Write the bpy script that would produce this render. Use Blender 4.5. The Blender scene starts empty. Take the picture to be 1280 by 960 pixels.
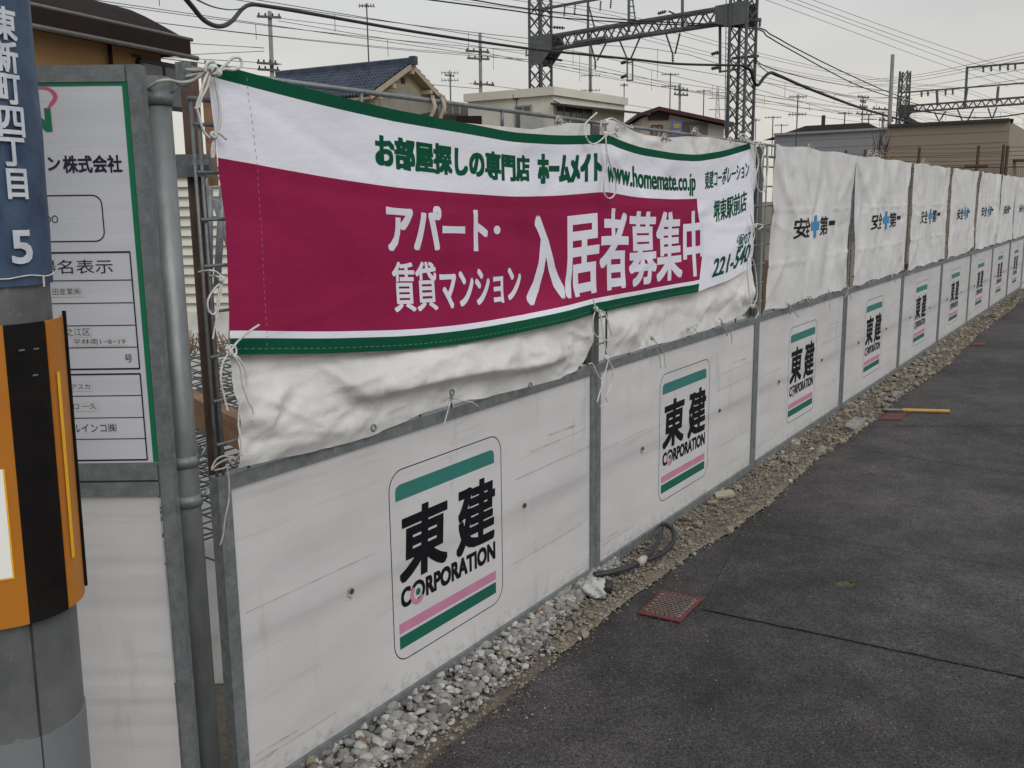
import bpy, bmesh, math, random
import numpy as np
from mathutils import Vector, Matrix, noise

random.seed(7)
rng = np.random.default_rng(7)
S = bpy.context.scene
COL = S.collection

# ------------------------------------------------------------------ camera
FPX, PITCH, ROLL, CAMH = 1200.0, 0.1854, 0.01215, 1.4637
_U = Vector((0, math.sin(PITCH), math.cos(PITCH)))
_F = Vector((0, math.cos(PITCH), -math.sin(PITCH)))
_X = Vector((1, 0, 0))
_R = _X * math.cos(ROLL) - _U * math.sin(ROLL)
_B = _X * math.sin(ROLL) + _U * math.cos(ROLL)
CAM = Vector((0, 0, CAMH))
cd = bpy.data.cameras.new('camera')
cd.sensor_width = 36.0
cd.lens = 36.0 * FPX / 1280.0
cd.clip_start = 0.05
cd.clip_end = 3000
cam = bpy.data.objects.new('camera', cd)
COL.objects.link(cam)
mm = Matrix((( _R.x, _B.x, -_F.x, 0), (_R.y, _B.y, -_F.y, 0), (_R.z, _B.z, -_F.z, CAMH), (0, 0, 0, 1)))
cam.matrix_world = mm
S.camera = cam
S.render.resolution_x, S.render.resolution_y = 1024, 768

# ------------------------------------------------------------------ world and sun (overcast)
SUN_EL, SUN_AZ = math.radians(40), math.radians(148)      # azimuth clockwise from +Y
w = bpy.data.worlds.new("World")
S.world = w
w.use_nodes = True
nt = w.node_tree
nt.nodes.clear()
wo = nt.nodes.new('ShaderNodeOutputWorld')
bg = nt.nodes.new('ShaderNodeBackground')
sky = nt.nodes.new('ShaderNodeTexSky')
sky.sky_type = 'NISHITA'
sky.sun_disc = False
sky.sun_elevation = SUN_EL
sky.sun_rotation = SUN_AZ
tc = nt.nodes.new('ShaderNodeTexCoord')
sp = nt.nodes.new('ShaderNodeSeparateXYZ')
rp = nt.nodes.new('ShaderNodeValToRGB')
rp.color_ramp.elements[0].position = 0.0
rp.color_ramp.elements[0].color = (.735, .685, .60, 1)
rp.color_ramp.elements[1].position = 0.25
rp.color_ramp.elements[1].color = (.62, .64, .65, 1)
e = rp.color_ramp.elements.new(.12)
e.color = (.68, .66, .62, 1)
e = rp.color_ramp.elements.new(1.0)
e.color = (.76, .79, .84, 1)
no = nt.nodes.new('ShaderNodeTexNoise')
no.inputs['Scale'].default_value = 2.2
no.inputs['Detail'].default_value = 4
mp = nt.nodes.new('ShaderNodeMapping')
mp.inputs['Scale'].default_value = (1, 1, 3.5)
mr = nt.nodes.new('ShaderNodeMapRange')
mr.inputs['From Min'].default_value = .3
mr.inputs['From Max'].default_value = .7
mr.inputs['To Min'].default_value = 8.9
mr.inputs['To Max'].default_value = 11.0
vm = nt.nodes.new('ShaderNodeVectorMath')
vm.operation = 'SCALE'
mx = nt.nodes.new('ShaderNodeMix')
mx.data_type = 'RGBA'
mx.inputs['Factor'].default_value = 0.93
nt.links.new(tc.outputs['Generated'], sp.inputs[0])
nt.links.new(sp.outputs['Z'], rp.inputs[0])
nt.links.new(tc.outputs['Generated'], mp.inputs[0])
nt.links.new(mp.outputs[0], no.inputs['Vector'])
nt.links.new(no.outputs['Fac'], mr.inputs['Value'])
nt.links.new(rp.outputs[0], vm.inputs[0])
nt.links.new(mr.outputs[0], vm.inputs['Scale'])
nt.links.new(sky.outputs[0], mx.inputs['A'])
nt.links.new(vm.outputs[0], mx.inputs['B'])
nt.links.new(mx.outputs['Result'], bg.inputs['Color'])
bg.inputs['Strength'].default_value = 0.1
nt.links.new(bg.outputs[0], wo.inputs['Surface'])

sl = bpy.data.lights.new('sun', 'SUN')
sl.energy = 1.35
sl.angle = math.radians(40)
sl.color = (1, .97, .93)
sun = bpy.data.objects.new('sun', sl)
COL.objects.link(sun)
sd = Vector((math.sin(SUN_AZ) * math.cos(SUN_EL), math.cos(SUN_AZ) * math.cos(SUN_EL), math.sin(SUN_EL)))
sun.rotation_euler = sd.to_track_quat('Z', 'Y').to_euler()
sun.location = sd * 50
S.view_settings.view_transform = 'Standard'
S.view_settings.look = 'None'
S.view_settings.exposure = 0.0
S.view_settings.gamma = 1.0
S.view_settings.use_curve_mapping = False

# ------------------------------------------------------------------ geometry of the place
TH = 0.5860
P0 = Vector((-0.6845, 2.1140, 0))
EU = Vector((math.sin(TH), math.cos(TH), 0))      # along the fence, away from the camera
EN = Vector((math.cos(TH), -math.sin(TH), 0))     # out of the fence towards the street
HM, HT = 0.858, 1.761                             # middle rail and top of the fence


def ray(x, y):
    return _F + _R * ((x - 640) / FPX) - _B * ((y - 480) / FPX)


def atY(x, y, Y):
    d = ray(x, y)
    return CAM + d * (Y / d.y)


def gnd(x, y, z=0.0):
    d = ray(x, y)
    return CAM + d * ((z - CAMH) / d.z)


def onplane(x, y, p, n):
    d = ray(x, y)
    return CAM + d * ((p - CAM).dot(n) / d.dot(n))


def fen(x, y, wv=0.0):
    P = onplane(x, y, P0 + EN * wv, EN)
    return (P - P0).dot(EU), P.z


def W(u, wv, z):
    return P0 + EU * u + EN * wv + Vector((0, 0, z))


# ------------------------------------------------------------------ materials
MATS = {}


def mat(name, c1, c2=None, scale=8.0, rough=0.7, metal=0.0, bump=0.0, bscale=60.0, detail=4, spec=0.4,
        stretch=(1, 1, 1), lo=.35, hi=.65, trans=0.0, extra=None, dirt=None, ridged=None, rand=False):
    """two-tone procedural material; dirt = (colour, scale, threshold, amount, stretch)"""
    m = bpy.data.materials.new(name)
    m.use_nodes = True
    t = m.node_tree
    N, L = t.nodes, t.links
    b = N['Principled BSDF']
    b.inputs['Roughness'].default_value = rough
    b.inputs['Metallic'].default_value = metal
    b.inputs['Specular IOR Level'].default_value = spec
    c2 = c2 or tuple(v * .8 for v in c1)
    co = N.new('ShaderNodeTexCoord')
    ma = N.new('ShaderNodeMapping')
    ma.inputs['Scale'].default_value = stretch
    csrc = co.outputs['Object']
    if rand:
        oi = N.new('ShaderNodeObjectInfo')
        vr = N.new('ShaderNodeVectorMath'); vr.operation = 'MULTIPLY_ADD'
        L.new(oi.outputs['Random'], vr.inputs[0])
        vr.inputs[1].default_value = (37.0, 19.0, 0.0)
        L.new(csrc, vr.inputs[2])
        csrc = vr.outputs[0]
    L.new(csrc, ma.inputs[0])
    n1 = N.new('ShaderNodeTexNoise')
    n1.inputs['Scale'].default_value = scale
    n1.inputs['Detail'].default_value = detail
    n1.inputs['Roughness'].default_value = .6
    L.new(ma.outputs[0], n1.inputs['Vector'])
    r = N.new('ShaderNodeValToRGB')
    r.color_ramp.elements[0].position = lo
    r.color_ramp.elements[0].color = (*c1, 1)
    r.color_ramp.elements[1].position = hi
    r.color_ramp.elements[1].color = (*c2, 1)
    L.new(n1.outputs['Fac'], r.inputs[0])
    col = r.outputs[0]
    if dirt:
        for (dc, ds, dthr, damt, dst) in dirt:
            m2 = N.new('ShaderNodeMapping')
            m2.inputs['Scale'].default_value = dst
            m2.inputs['Location'].default_value = (3.1 * ds, 1.7, .6)
            L.new(csrc, m2.inputs[0])
            n2 = N.new('ShaderNodeTexNoise')
            n2.inputs['Scale'].default_value = ds
            n2.inputs['Detail'].default_value = 6
            n2.inputs['Roughness'].default_value = .65
            L.new(m2.outputs[0], n2.inputs['Vector'])
            q = N.new('ShaderNodeMapRange')
            q.inputs['From Min'].default_value = dthr
            q.inputs['From Max'].default_value = dthr + .18
            q.inputs['To Max'].default_value = damt
            L.new(n2.outputs['Fac'], q.inputs['Value'])
            mi = N.new('ShaderNodeMix')
            mi.data_type = 'RGBA'
            L.new(q.outputs[0], mi.inputs['Factor'])
            L.new(col, mi.inputs['A'])
            mi.inputs['B'].default_value = (*dc, 1)
            col = mi.outputs['Result']
    L.new(col, b.inputs['Base Color'])
    if bump:
        n3 = N.new('ShaderNodeTexNoise')
        n3.inputs['Scale'].default_value = bscale
        n3.inputs['Detail'].default_value = 5
        L.new(ma.outputs[0], n3.inputs['Vector'])
        bp = N.new('ShaderNodeBump')
        bp.inputs['Strength'].default_value = 1
        bp.inputs['Distance'].default_value = bump
        L.new(n3.outputs['Fac'], bp.inputs['Height'])
        if ridged:
            n4 = N.new('ShaderNodeTexNoise')
            n4.noise_type = 'RIDGED_MULTIFRACTAL'
            n4.inputs['Scale'].default_value = ridged[0]
            n4.inputs['Detail'].default_value = 3
            n4.inputs['Distortion'].default_value = .6
            L.new(ma.outputs[0], n4.inputs['Vector'])
            bq = N.new('ShaderNodeBump')
            bq.inputs['Distance'].default_value = ridged[1]
            L.new(n4.outputs['Fac'], bq.inputs['Height'])
            L.new(bq.outputs[0], bp.inputs['Normal'])
        L.new(bp.outputs[0], b.inputs['Normal'])
    if trans:
        tr = N.new('ShaderNodeBsdfTranslucent')
        L.new(col, tr.inputs['Color'])
        ms = N.new('ShaderNodeMixShader')
        ms.inputs[0].default_value = trans
        L.new(b.outputs[0], ms.inputs[1])
        L.new(tr.outputs[0], ms.inputs[2])
        L.new(ms.outputs[0], N['Material Output'].inputs['Surface'])
    if extra:
        extra(t, b, co, col)
    MATS[name] = m
    return m


GALV = mat('galvanised_steel', (.23, .245, .25), (.15, .165, .17), scale=38, rough=.5, metal=.3, bump=.0007, bscale=160, detail=8,
           dirt=[((.36, .37, .37), 55, .60, .6, (1, 1, .4)), ((.10, .085, .065), 14, .60, .6, (1, 1, 1)), ((.09, .095, .10), 90, .60, .5, (1, 1, 1))])
PIPE = mat('pipe_zinc', (.235, .25, .25), (.14, .15, .15), scale=14, rough=.45, metal=.4, bump=.0006, bscale=90,
           stretch=(1, 1, .35), dirt=[((.45, .45, .43), 22, .66, .6, (1, 1, .5)), ((.09, .075, .06), 12, .66, .6, (1, 1, 1))])
def mud(t, b, co, col):
    """splashed soil along the foot of the sheets"""
    N, L = t.nodes, t.links
    sp = N.new('ShaderNodeSeparateXYZ'); L.new(co.outputs['Object'], sp.inputs[0])
    n = N.new('ShaderNodeTexNoise'); n.inputs['Scale'].default_value = 26; n.inputs['Detail'].default_value = 7; n.inputs['Roughness'].default_value = .75
    L.new(co.outputs['Object'], n.inputs['Vector'])
    a = N.new('ShaderNodeMapRange'); a.inputs['From Min'].default_value = .20; a.inputs['From Max'].default_value = .05; a.inputs['To Min'].default_value = -.35; a.inputs['To Max'].default_value = .12
    L.new(sp.outputs['Z'], a.inputs['Value'])
    s_ = N.new('ShaderNodeMath'); s_.operation = 'ADD'; L.new(a.outputs[0], s_.inputs[0]); L.new(n.outputs['Fac'], s_.inputs[1])
    q = N.new('ShaderNodeMapRange'); q.inputs['From Min'].default_value = .50; q.inputs['From Max'].default_value = .72; q.inputs['To Max'].default_value = .6
    L.new(s_.outputs[0], q.inputs['Value'])
    mi = N.new('ShaderNodeMix'); mi.data_type = 'RGBA'
    L.new(q.outputs[0], mi.inputs['Factor']); L.new(col, mi.inputs['A']); mi.inputs['B'].default_value = (.33, .29, .235, 1)
    L.new(mi.outputs['Result'], b.inputs['Base Color'])


SHEET = mat('white_plastic_sheet', (.72, .71, .71), (.64, .63, .63), scale=2.2, rough=.38, spec=.5, trans=.27, rand=True, extra=mud, bump=.0008, bscale=14,
            stretch=(1, 1, 2.5),
            dirt=[((.40, .38, .35), 2.6, .57, .35, (.5, 1, 9)), ((.36, .32, .27), 30, .68, .7, (.5, 1, 1.6)), ((.25, .235, .22), 3.2, .655, .75, (.35, 1, 26)), ((.30, .27, .235), 4, .60, .5, (2.5, 1, .5)),
                  ((.50, .48, .44), 5.0, .60, .3, (3.5, 1, .35))])
TARP = mat('tarp_white', (.78, .77, .75), (.70, .69, .67), scale=6, rough=.6, spec=.3, trans=.15, bump=.004, bscale=30, ridged=(4.5, .045),
           dirt=[((.42, .39, .34), 4, .6, .4, (1, 1, 1))])
MESHTARP = mat('mesh_tarp', (.75, .745, .735), (.64, .635, .625), scale=4, rough=.75, spec=.2, trans=.2, bump=.004, bscale=30, ridged=(3.6, .05), rand=True,
               stretch=(1, 1, .6), dirt=[((.36, .34, .31), 6, .6, .35, (1, 1, .5))])
BW = mat('banner_white', (.79, .79, .87), (.74, .74, .82), scale=3, rough=.75, spec=.15, bump=.0015, bscale=26, stretch=(1, 1, 2), ridged=(2.2, .022))
BM = mat('banner_magenta', (.30, .016, .074), (.262, .013, .062), scale=3, rough=.8, spec=.12, bump=.0015, bscale=26, stretch=(1, 1, 2), ridged=(2.2, .022))
BG = mat('banner_green', (.004, .085, .043), (.004, .07, .036), scale=3, rough=.8, spec=.12, bump=.002, bscale=22)
BWT = mat('print_white', (.74, .73, .81), (.68, .67, .76), scale=5, rough=.75, spec=.15)
INK = mat('ink_black', (.006, .006, .010), (.010, .009, .013), scale=20, rough=.65, spec=.15)
INKB = mat('ink_navy', (.010, .010, .030), (.012, .012, .030), rough=.5)
TEAL = mat('print_teal', (.030, .20, .175), (.035, .17, .15), scale=8, rough=.5)
TEALD = mat('print_green', (.006, .125, .085), (.008, .105, .07), scale=8, rough=.5)
PINK = mat('print_pink', (.56, .23, .36), (.48, .20, .31), scale=8, rough=.5)
SGREEN = mat('sign_green', (.006, .17, .075), (.006, .15, .07), rough=.5)
SPINK = mat('sign_pink', (.62, .09, .19), (.55, .08, .17), rough=.5)
SBLUE = mat('cross_blue', (.045, .22, .46), (.06, .26, .48), scale=10, rough=.7)
SIGNW = mat('sign_face', (.60, .61, .65), (.55, .56, .60), scale=3, rough=.4, bump=.0003, bscale=30, stretch=(.3, 1, 8))
STICK = mat('sticker_grey', (.57, .57, .58), (.53, .53, .54), rough=.5)
ROPE = mat('rope_white', (.70, .70, .68), (.50, .49, .46), scale=45, rough=.85, bump=.0015, bscale=320)
STRING = mat('string_old', (.46, .45, .41), (.34, .32, .29), scale=60, rough=.9)
CABLE = mat('cable_black', (.012, .012, .016), (.02, .02, .02), rough=.6)
WIRE = mat('wire_dark', (.05, .05, .06), (.07, .07, .075), rough=.6)
STEEL = mat('gantry_steel', (.125, .13, .135), (.075, .08, .085), scale=3, rough=.6, metal=.2)
STEELL = mat('gantry_plate', (.13, .14, .145), (.09, .095, .10), scale=2, rough=.6, metal=.2, dirt=[((.10, .05, .03), 3, .62, .6, (1, 1, 1))])
INSUL = mat('insulator', (.07, .045, .035), rough=.3)
CONC = mat('concrete_pole', (.24, .24, .235), (.17, .17, .165), scale=4, rough=.85, bump=.002)
RUST = mat('rusty_steel', (.055, .032, .024), (.10, .06, .04), scale=18, rough=.85, bump=.001, dirt=[((.16, .14, .12), 20, .62, .6, (1, 1, 1))])
WOOD = mat('timber', (.30, .17, .09), (.20, .11, .055), scale=6, rough=.8, stretch=(1, 1, 6), bump=.001)
ORANGEP = mat('orange_plate', (.50, .185, .020), (.43, .15, .018), scale=5, rough=.4, bump=.0004, bscale=30)
BLACKP = mat('black_plate', (.006, .005, .005), (.011, .010, .009), scale=14, rough=.6, spec=.15)
YREFL = mat('yellow_reflector', (.95, .52, .02), (.85, .42, .02), scale=120, rough=.25, spec=.8)
FLASHREFL = mat('flash_lit_reflector', (.95, .95, .90), (.93, .93, .86), rough=.2, spec=.9)  # reflector burnt out by camera flash; the glare is painted as near-white colour
BLUEP = mat('blue_cover', (.030, .058, .115), (.060, .100, .165), scale=14, rough=.55, bump=.0015, bscale=18, detail=8,
            dirt=[((.010, .018, .055), 22, .56, .85, (1, 1, .6)), ((.17, .22, .29), 9, .56, .6, (1, 1, .4)), ((.10, .11, .12), 50, .62, .6, (1, 1, .3))])
PAINTW = mat('painted_letter', (.66, .68, .72), (.50, .54, .60), scale=40, rough=.6)
POLESTEEL = mat('pole_steel', (.19, .195, .20), (.125, .13, .135), scale=7, rough=.5, metal=.35, bump=.0008, bscale=30,
                detail=8,
                dirt=[((.44, .45, .46), 26, .62, .85, (1, 1, .8)), ((.09, .09, .09), 6, .56, .6, (1, 1, .35)), ((.30, .31, .31), 60, .60, .6, (1, 1, .6))])
POLELOW = mat('pole_lower', (.25, .265, .28), (.22, .23, .245), scale=5, rough=.5, metal=.3)
CREAM = mat('wall_cream', (.66, .635, .555), (.58, .555, .48), scale=.8, rough=.85, dirt=[((.38, .34, .28), 1.5, .56, .5, (1, 1, .2))])
TANW = mat('wall_tan', (.30, .175, .075), (.26, .15, .065), scale=1.2, rough=.85, dirt=[((.17, .09, .045), .9, .55, .5, (1, 1, .3))])
OCHRE = mat('wall_ochre', (.42, .35, .24), (.36, .30, .20), scale=1, rough=.9)
GREYW = mat('wall_grey_mortar', (.30, .285, .25), (.25, .24, .21), scale=2, rough=.9, dirt=[((.18, .17, .15), 2, .55, .4, (1, 1, .5))])
BEIGE = mat('cladding_beige', (.27, .222, .168), (.25, .207, .157), scale=.5, rough=.7)
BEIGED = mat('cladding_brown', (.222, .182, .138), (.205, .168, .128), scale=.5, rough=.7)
SIDING = mat('siding_grey', (.30, .315, .335), (.27, .285, .30), scale=.8, rough=.7)
WSIDING = mat('siding_white', (.60, .58, .52), (.54, .52, .46), scale=2, rough=.7)
TILE = mat('roof_tile_blue', (.058, .075, .108), (.030, .042, .066), scale=3, rough=.5, spec=.35)
BROWNR = mat('roof_brown', (.020, .015, .014), (.027, .020, .018), scale=2, rough=.9, spec=.08)
MAROON = mat('roof_maroon', (.085, .022, .025), (.06, .018, .02), scale=1, rough=.7)
DARKR = mat('roof_dark', (.05, .043, .04), (.035, .03, .03), scale=1, rough=.8)
TRIMW = mat('eave_trim', (.42, .36, .27), (.36, .30, .22), rough=.8)
GLASS = mat('window_glass', (.06, .065, .07), (.10, .105, .105), scale=.8, rough=.12, spec=.6)
FRAMEM = mat('window_frame', (.32, .32, .31), rough=.5)
BLACKF = mat('black_frame', (.012, .012, .014), rough=.4)
POSTER = mat('poster_blue', (.07, .16, .38), (.09, .20, .42), rough=.6)
POSTERO = mat('poster_orange', (.60, .30, .08), rough=.6)
STONE = mat('gravel_stone', (.31, .295, .265), (.17, .168, .165), scale=22, rough=.85, bump=.002, bscale=60,
            dirt=[((.42, .41, .385), 16, .56, .7, (1, 1, 1)), ((.22, .12, .085), 9, .66, .7, (1, 1, 1)), ((.13, .115, .09), 45, .58, .6, (1, 1, 1))])
STONE2 = mat('rubble_stone', (.30, .265, .205), (.185, .16, .125), scale=12, rough=.9, bump=.002, bscale=60)
STONE_D = mat('stone_dark', (.155, .15, .145), (.10, .098, .096), scale=24, rough=.9, bump=.002, bscale=60)
STONE_L = mat('stone_pale', (.47, .455, .42), (.34, .33, .305), scale=24, rough=.85, bump=.002, bscale=60)
STONE_B = mat('stone_tan', (.30, .245, .175), (.20, .165, .12), scale=24, rough=.9, bump=.002, bscale=60)
STONE_R = mat('stone_red', (.24, .12, .085), (.17, .09, .07), scale=24, rough=.9, bump=.002, bscale=60)
GRAV = [STONE, STONE_L, STONE_D, STONE_B, STONE_R]
RUBB = [STONE2, STONE_B, STONE, STONE_D, STONE_L]
DIRT = mat('dirt', (.175, .150, .115), (.115, .10, .078), scale=9, rough=.95, bump=.012, bscale=45, detail=8,
           dirt=[((.26, .235, .185), 30, .55, .7, (1, 1, 1))])
SAND = mat('mortar_edge', (.215, .19, .145), (.155, .135, .10), scale=10, rough=.95, bump=.006, bscale=60, detail=8)
LEAF = mat('weed_leaf', (.07, .095, .03), (.045, .06, .025), rough=.8)
DRY = mat('dry_grass', (.24, .17, .09), (.15, .10, .06), rough=.9)
REDM = mat('red_paint', (.17, .035, .035), (.10, .035, .032), scale=25, rough=.7, dirt=[((.05, .045, .042), 30, .5, .8, (1, 1, 1))])
YMARK = mat('yellow_mark', (.12, .105, .022), (.055, .05, .036), scale=90, rough=.9, lo=.42, hi=.56)
YSTICK = mat('yellow_tape', (.55, .33, .07), (.45, .25, .06), scale=30, rough=.5)
RSTAIN = mat('rust_stain', (.46, .36, .25), (.55, .50, .43), scale=60, rough=.8)
SCUFF = mat('scuff_mark', (.40, .38, .35), (.24, .22, .20), scale=30, rough=.8)
BAG = mat('plastic_bag', (.62, .62, .62), (.5, .5, .5), rough=.4, trans=.2)
HOSE = mat('hose_grey', (.035, .036, .040), (.022, .023, .026), rough=.5)
SEAM = mat('asphalt_seam', (.020, .019, .019), (.050, .047, .046), scale=16, rough=.9)


def asphalt(t, b, co, col):
    N, L = t.nodes, t.links

    def nz(scale, det=6, rg=.65):
        n = N.new('ShaderNodeTexNoise'); n.inputs['Scale'].default_value = scale; n.inputs['Detail'].default_value = det
        n.inputs['Roughness'].default_value = rg
        L.new(co.outputs['Object'], n.inputs['Vector'])
        return n.outputs['Fac']

    def rng_(v, a, b_, c, d):
        m = N.new('ShaderNodeMapRange')
        for k, x in zip(('From Min', 'From Max', 'To Min', 'To Max'), (a, b_, c, d)): m.inputs[k].default_value = x
        L.new(v, m.inputs['Value'])
        return m.outputs[0]

    def mul(a, b_):
        m = N.new('ShaderNodeMath'); m.operation = 'MULTIPLY'
        L.new(a, m.inputs[0]); L.new(b_, m.inputs[1])
        return m.outputs[0]

    def mixc(f, a, c):
        m = N.new('ShaderNodeMix'); m.data_type = 'RGBA'
        L.new(f, m.inputs['Factor']); L.new(a, m.inputs['A']); m.inputs['B'].default_value = (*c, 1)
        return m.outputs['Result']
    # large worn patches and mid-size mottling
    k = mul(rng_(nz(.7), .38, .66, .60, 1.65), mul(rng_(nz(5, 8), .35, .68, .75, 1.3), rng_(nz(90, 4, .8), .35, .68, .28, 1.9)))
    sc = N.new('ShaderNodeVectorMath'); sc.operation = 'SCALE'
    L.new(col, sc.inputs[0]); L.new(k, sc.inputs['Scale'])
    c = sc.outputs[0]
    # exposed aggregate, two sizes, patchy
    for (scl, thr, amt, cc) in ((230, .86, .55, (.20, .185, .165)), (85, .955, .8, (.26, .24, .21)), (45, .975, .6, (.16, .15, .135))):
        v = N.new('ShaderNodeTexVoronoi'); v.inputs['Scale'].default_value = scl
        L.new(co.outputs['Object'], v.inputs['Vector'])
        sp = N.new('ShaderNodeSeparateColor'); L.new(v.outputs['Color'], sp.inputs[0])
        g1 = rng_(sp.outputs[0], thr, thr + .02, 0, 1)
        g2 = rng_(v.outputs['Distance'], .22, .34, 1, 0)
        c = mixc(mul(mul(g1, g2), rng_(nz(2.2, 5), .42, .62, .1, amt)), c, cc)
    # dusty film and dark oily blots
    c = mixc(rng_(nz(1.6, 8, .7), .56, .74, 0, .35), c, (.12, .105, .085))
    L.new(c, b.inputs['Base Color'])
    v2 = N.new('ShaderNodeTexVoronoi'); v2.inputs['Scale'].default_value = 150
    L.new(co.outputs['Object'], v2.inputs['Vector'])
    bp = N.new('ShaderNodeBump'); bp.inputs['Distance'].default_value = .005
    L.new(v2.outputs['Distance'], bp.inputs['Height'])
    L.new(bp.outputs[0], b.inputs['Normal'])


ASPH = mat('asphalt', (.061, .056, .054), (.043, .040, .039), scale=30, rough=.85, detail=8, extra=asphalt)
ASPH2 = mat('asphalt_patch', (.055, .0505, .050), (.040, .037, .037), scale=24, rough=.8, detail=8, extra=asphalt)


# ------------------------------------------------------------------ mesh helpers
class MB:
    def __init__(s):
        s.v, s.f, s.mi = [], [], []

    def add(s, verts, faces, mi=0):
        o = len(s.v)
        s.v += [tuple(p) for p in verts]
        s.f += [tuple(i + o for i in f) for f in faces]
        s.mi += [mi] * len(faces)

    def box(s, a, b, mi=0):
        x0, y0, z0 = a
        x1, y1, z1 = b
        s.add([(x0, y0, z0), (x1, y0, z0), (x1, y1, z0), (x0, y1, z0), (x0, y0, z1), (x1, y0, z1), (x1, y1, z1), (x0, y1, z1)],
              [(0, 3, 2, 1), (4, 5, 6, 7), (0, 1, 5, 4), (1, 2, 6, 5), (2, 3, 7, 6), (3, 0, 4, 7)], mi)

    def bar(s, p, q, a, b=None, up=(0, 0, 1), mi=0):
        """square bar from p to q, section a (sideways) x b (up)"""
        p, q = Vector(p), Vector(q)
        b = b or a
        d = (q - p).normalized()
        up = Vector(up)
        if abs(d.dot(up)) > .97:
            up = Vector((1, 0, 0)) if abs(d.x) < .9 else Vector((0, 1, 0))
        x = d.cross(up).normalized()
        y = x.cross(d).normalized()
        vs = []
        for c in (p, q):
            for (i, j) in ((-1, -1), (1, -1), (1, 1), (-1, 1)):
                vs.append(c + x * (i * a / 2) + y * (j * b / 2))
        s.add(vs, [(3, 2, 1, 0), (4, 5, 6, 7), (0, 1, 5, 4), (1, 2, 6, 5), (2, 3, 7, 6), (3, 0, 4, 7)], mi)

    def tube(s, pts, r, k=6, mi=0, caps=True):
        pts = [Vector(p) for p in pts]
        n = len(pts)
        rr = r if isinstance(r, (list, tuple)) else [r] * n
        vs, fs = [], []
        t0 = (pts[1] - pts[0]).normalized()
        nrm = t0.orthogonal().normalized()
        for i in range(n):
            t = (pts[min(i + 1, n - 1)] - pts[max(i - 1, 0)])
            t = t.normalized() if t.length > 1e-9 else t0
            nrm = (nrm - t * nrm.dot(t))
            nrm = nrm.normalized() if nrm.length > 1e-6 else t.orthogonal().normalized()
            bn = t.cross(nrm)
            for j in range(k):
                a = 2 * math.pi * j / k
                vs.append(pts[i] + (nrm * math.cos(a) + bn * math.sin(a)) * rr[i])
        for i in range(n - 1):
            for j in range(k):
                j2 = (j + 1) % k
                fs.append((i * k + j, i * k + j2, (i + 1) * k + j2, (i + 1) * k + j))
        if caps:
            fs.append(tuple(range(k - 1, -1, -1)))
            fs.append(tuple((n - 1) * k + j for j in range(k)))
        s.add(vs, fs, mi)

    def prism(s, poly, z0, z1, mi=0):
        """polygon in plan, extruded"""
        n = len(poly)
        vs = [(p[0], p[1], z0) for p in poly] + [(p[0], p[1], z1) for p in poly]
        s.add(vs, [tuple(range(n - 1, -1, -1)), tuple(range(n, 2 * n))] + [(i, (i + 1) % n, n + (i + 1) % n, n + i) for i in range(n)], mi)

    def slab(s, pts, off, mi=0):
        """flat polygon pts extruded by the vector off"""
        n = len(pts)
        off = Vector(off)
        vs = [Vector(p) for p in pts] + [Vector(p) + off for p in pts]
        s.add(vs, [tuple(range(n - 1, -1, -1)), tuple(range(n, 2 * n))] + [(i, (i + 1) % n, n + (i + 1) % n, n + i) for i in range(n)], mi)

    def mesh(s, name, mats, smooth=False):
        m = bpy.data.meshes.new(name)
        m.from_pydata(s.v, [], s.f)
        for x in (mats if isinstance(mats, (list, tuple)) else [mats]):
            m.materials.append(x)
        if any(s.mi):
            m.polygons.foreach_set('material_index', s.mi)
        bm = bmesh.new(); bm.from_mesh(m)
        bmesh.ops.recalc_face_normals(bm, faces=bm.faces)
        bm.to_mesh(m); bm.free()
        if smooth:
            m.polygons.foreach_set('use_smooth', [True] * len(m.polygons))
        m.update()
        return m

    def build(s, name, mats, parent=None, smooth=False):
        return link(name, s.mesh(name, mats, smooth), parent)


def link(name, mesh, parent=None):
    o = bpy.data.objects.new(name, mesh)
    COL.objects.link(o)
    if parent is not None:
        o.parent = parent
    return o


def tag(o, label, cat, group=None, kind=None):
    o['label'] = label
    o['category'] = cat
    if group: o['group'] = group
    if kind: o['kind'] = kind
    return o


def struct(o, label=None):
    o['kind'] = 'structure'
    if label: o['label'] = label
    return o


def empty(name, loc=(0, 0, 0), rz=0.0):
    o = bpy.data.objects.new(name, None)
    o.empty_display_size = .2
    COL.objects.link(o)
    o.location = loc
    o.rotation_euler = (0, 0, rz)
    return o


def smooth_pts(pts, n=6):
    pts = [Vector(p) for p in pts]
    if len(pts) < 3: return pts
    P = [pts[0] * 2 - pts[1]] + pts + [pts[-1] * 2 - pts[-2]]
    out = []
    for i in range(1, len(P) - 2):
        a, b, c, d = P[i - 1:i + 3]
        for k in range(n):
            t = k / n
            out.append(.5 * ((2 * b) + (c - a) * t + (2 * a - 5 * b + 4 * c - d) * t * t + (3 * b - a - 3 * c + d) * t ** 3))
    out.append(pts[-1])
    return out


def copy_tree(o, parent=None):
    c = o.copy()
    COL.objects.link(c)
    c.parent = parent
    for ch in list(o.children):
        copy_tree(ch, c)
    return c


# ------------------------------------------------------------------ lettering: font glyphs turned into flat printed mesh
_txt = {}


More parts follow.
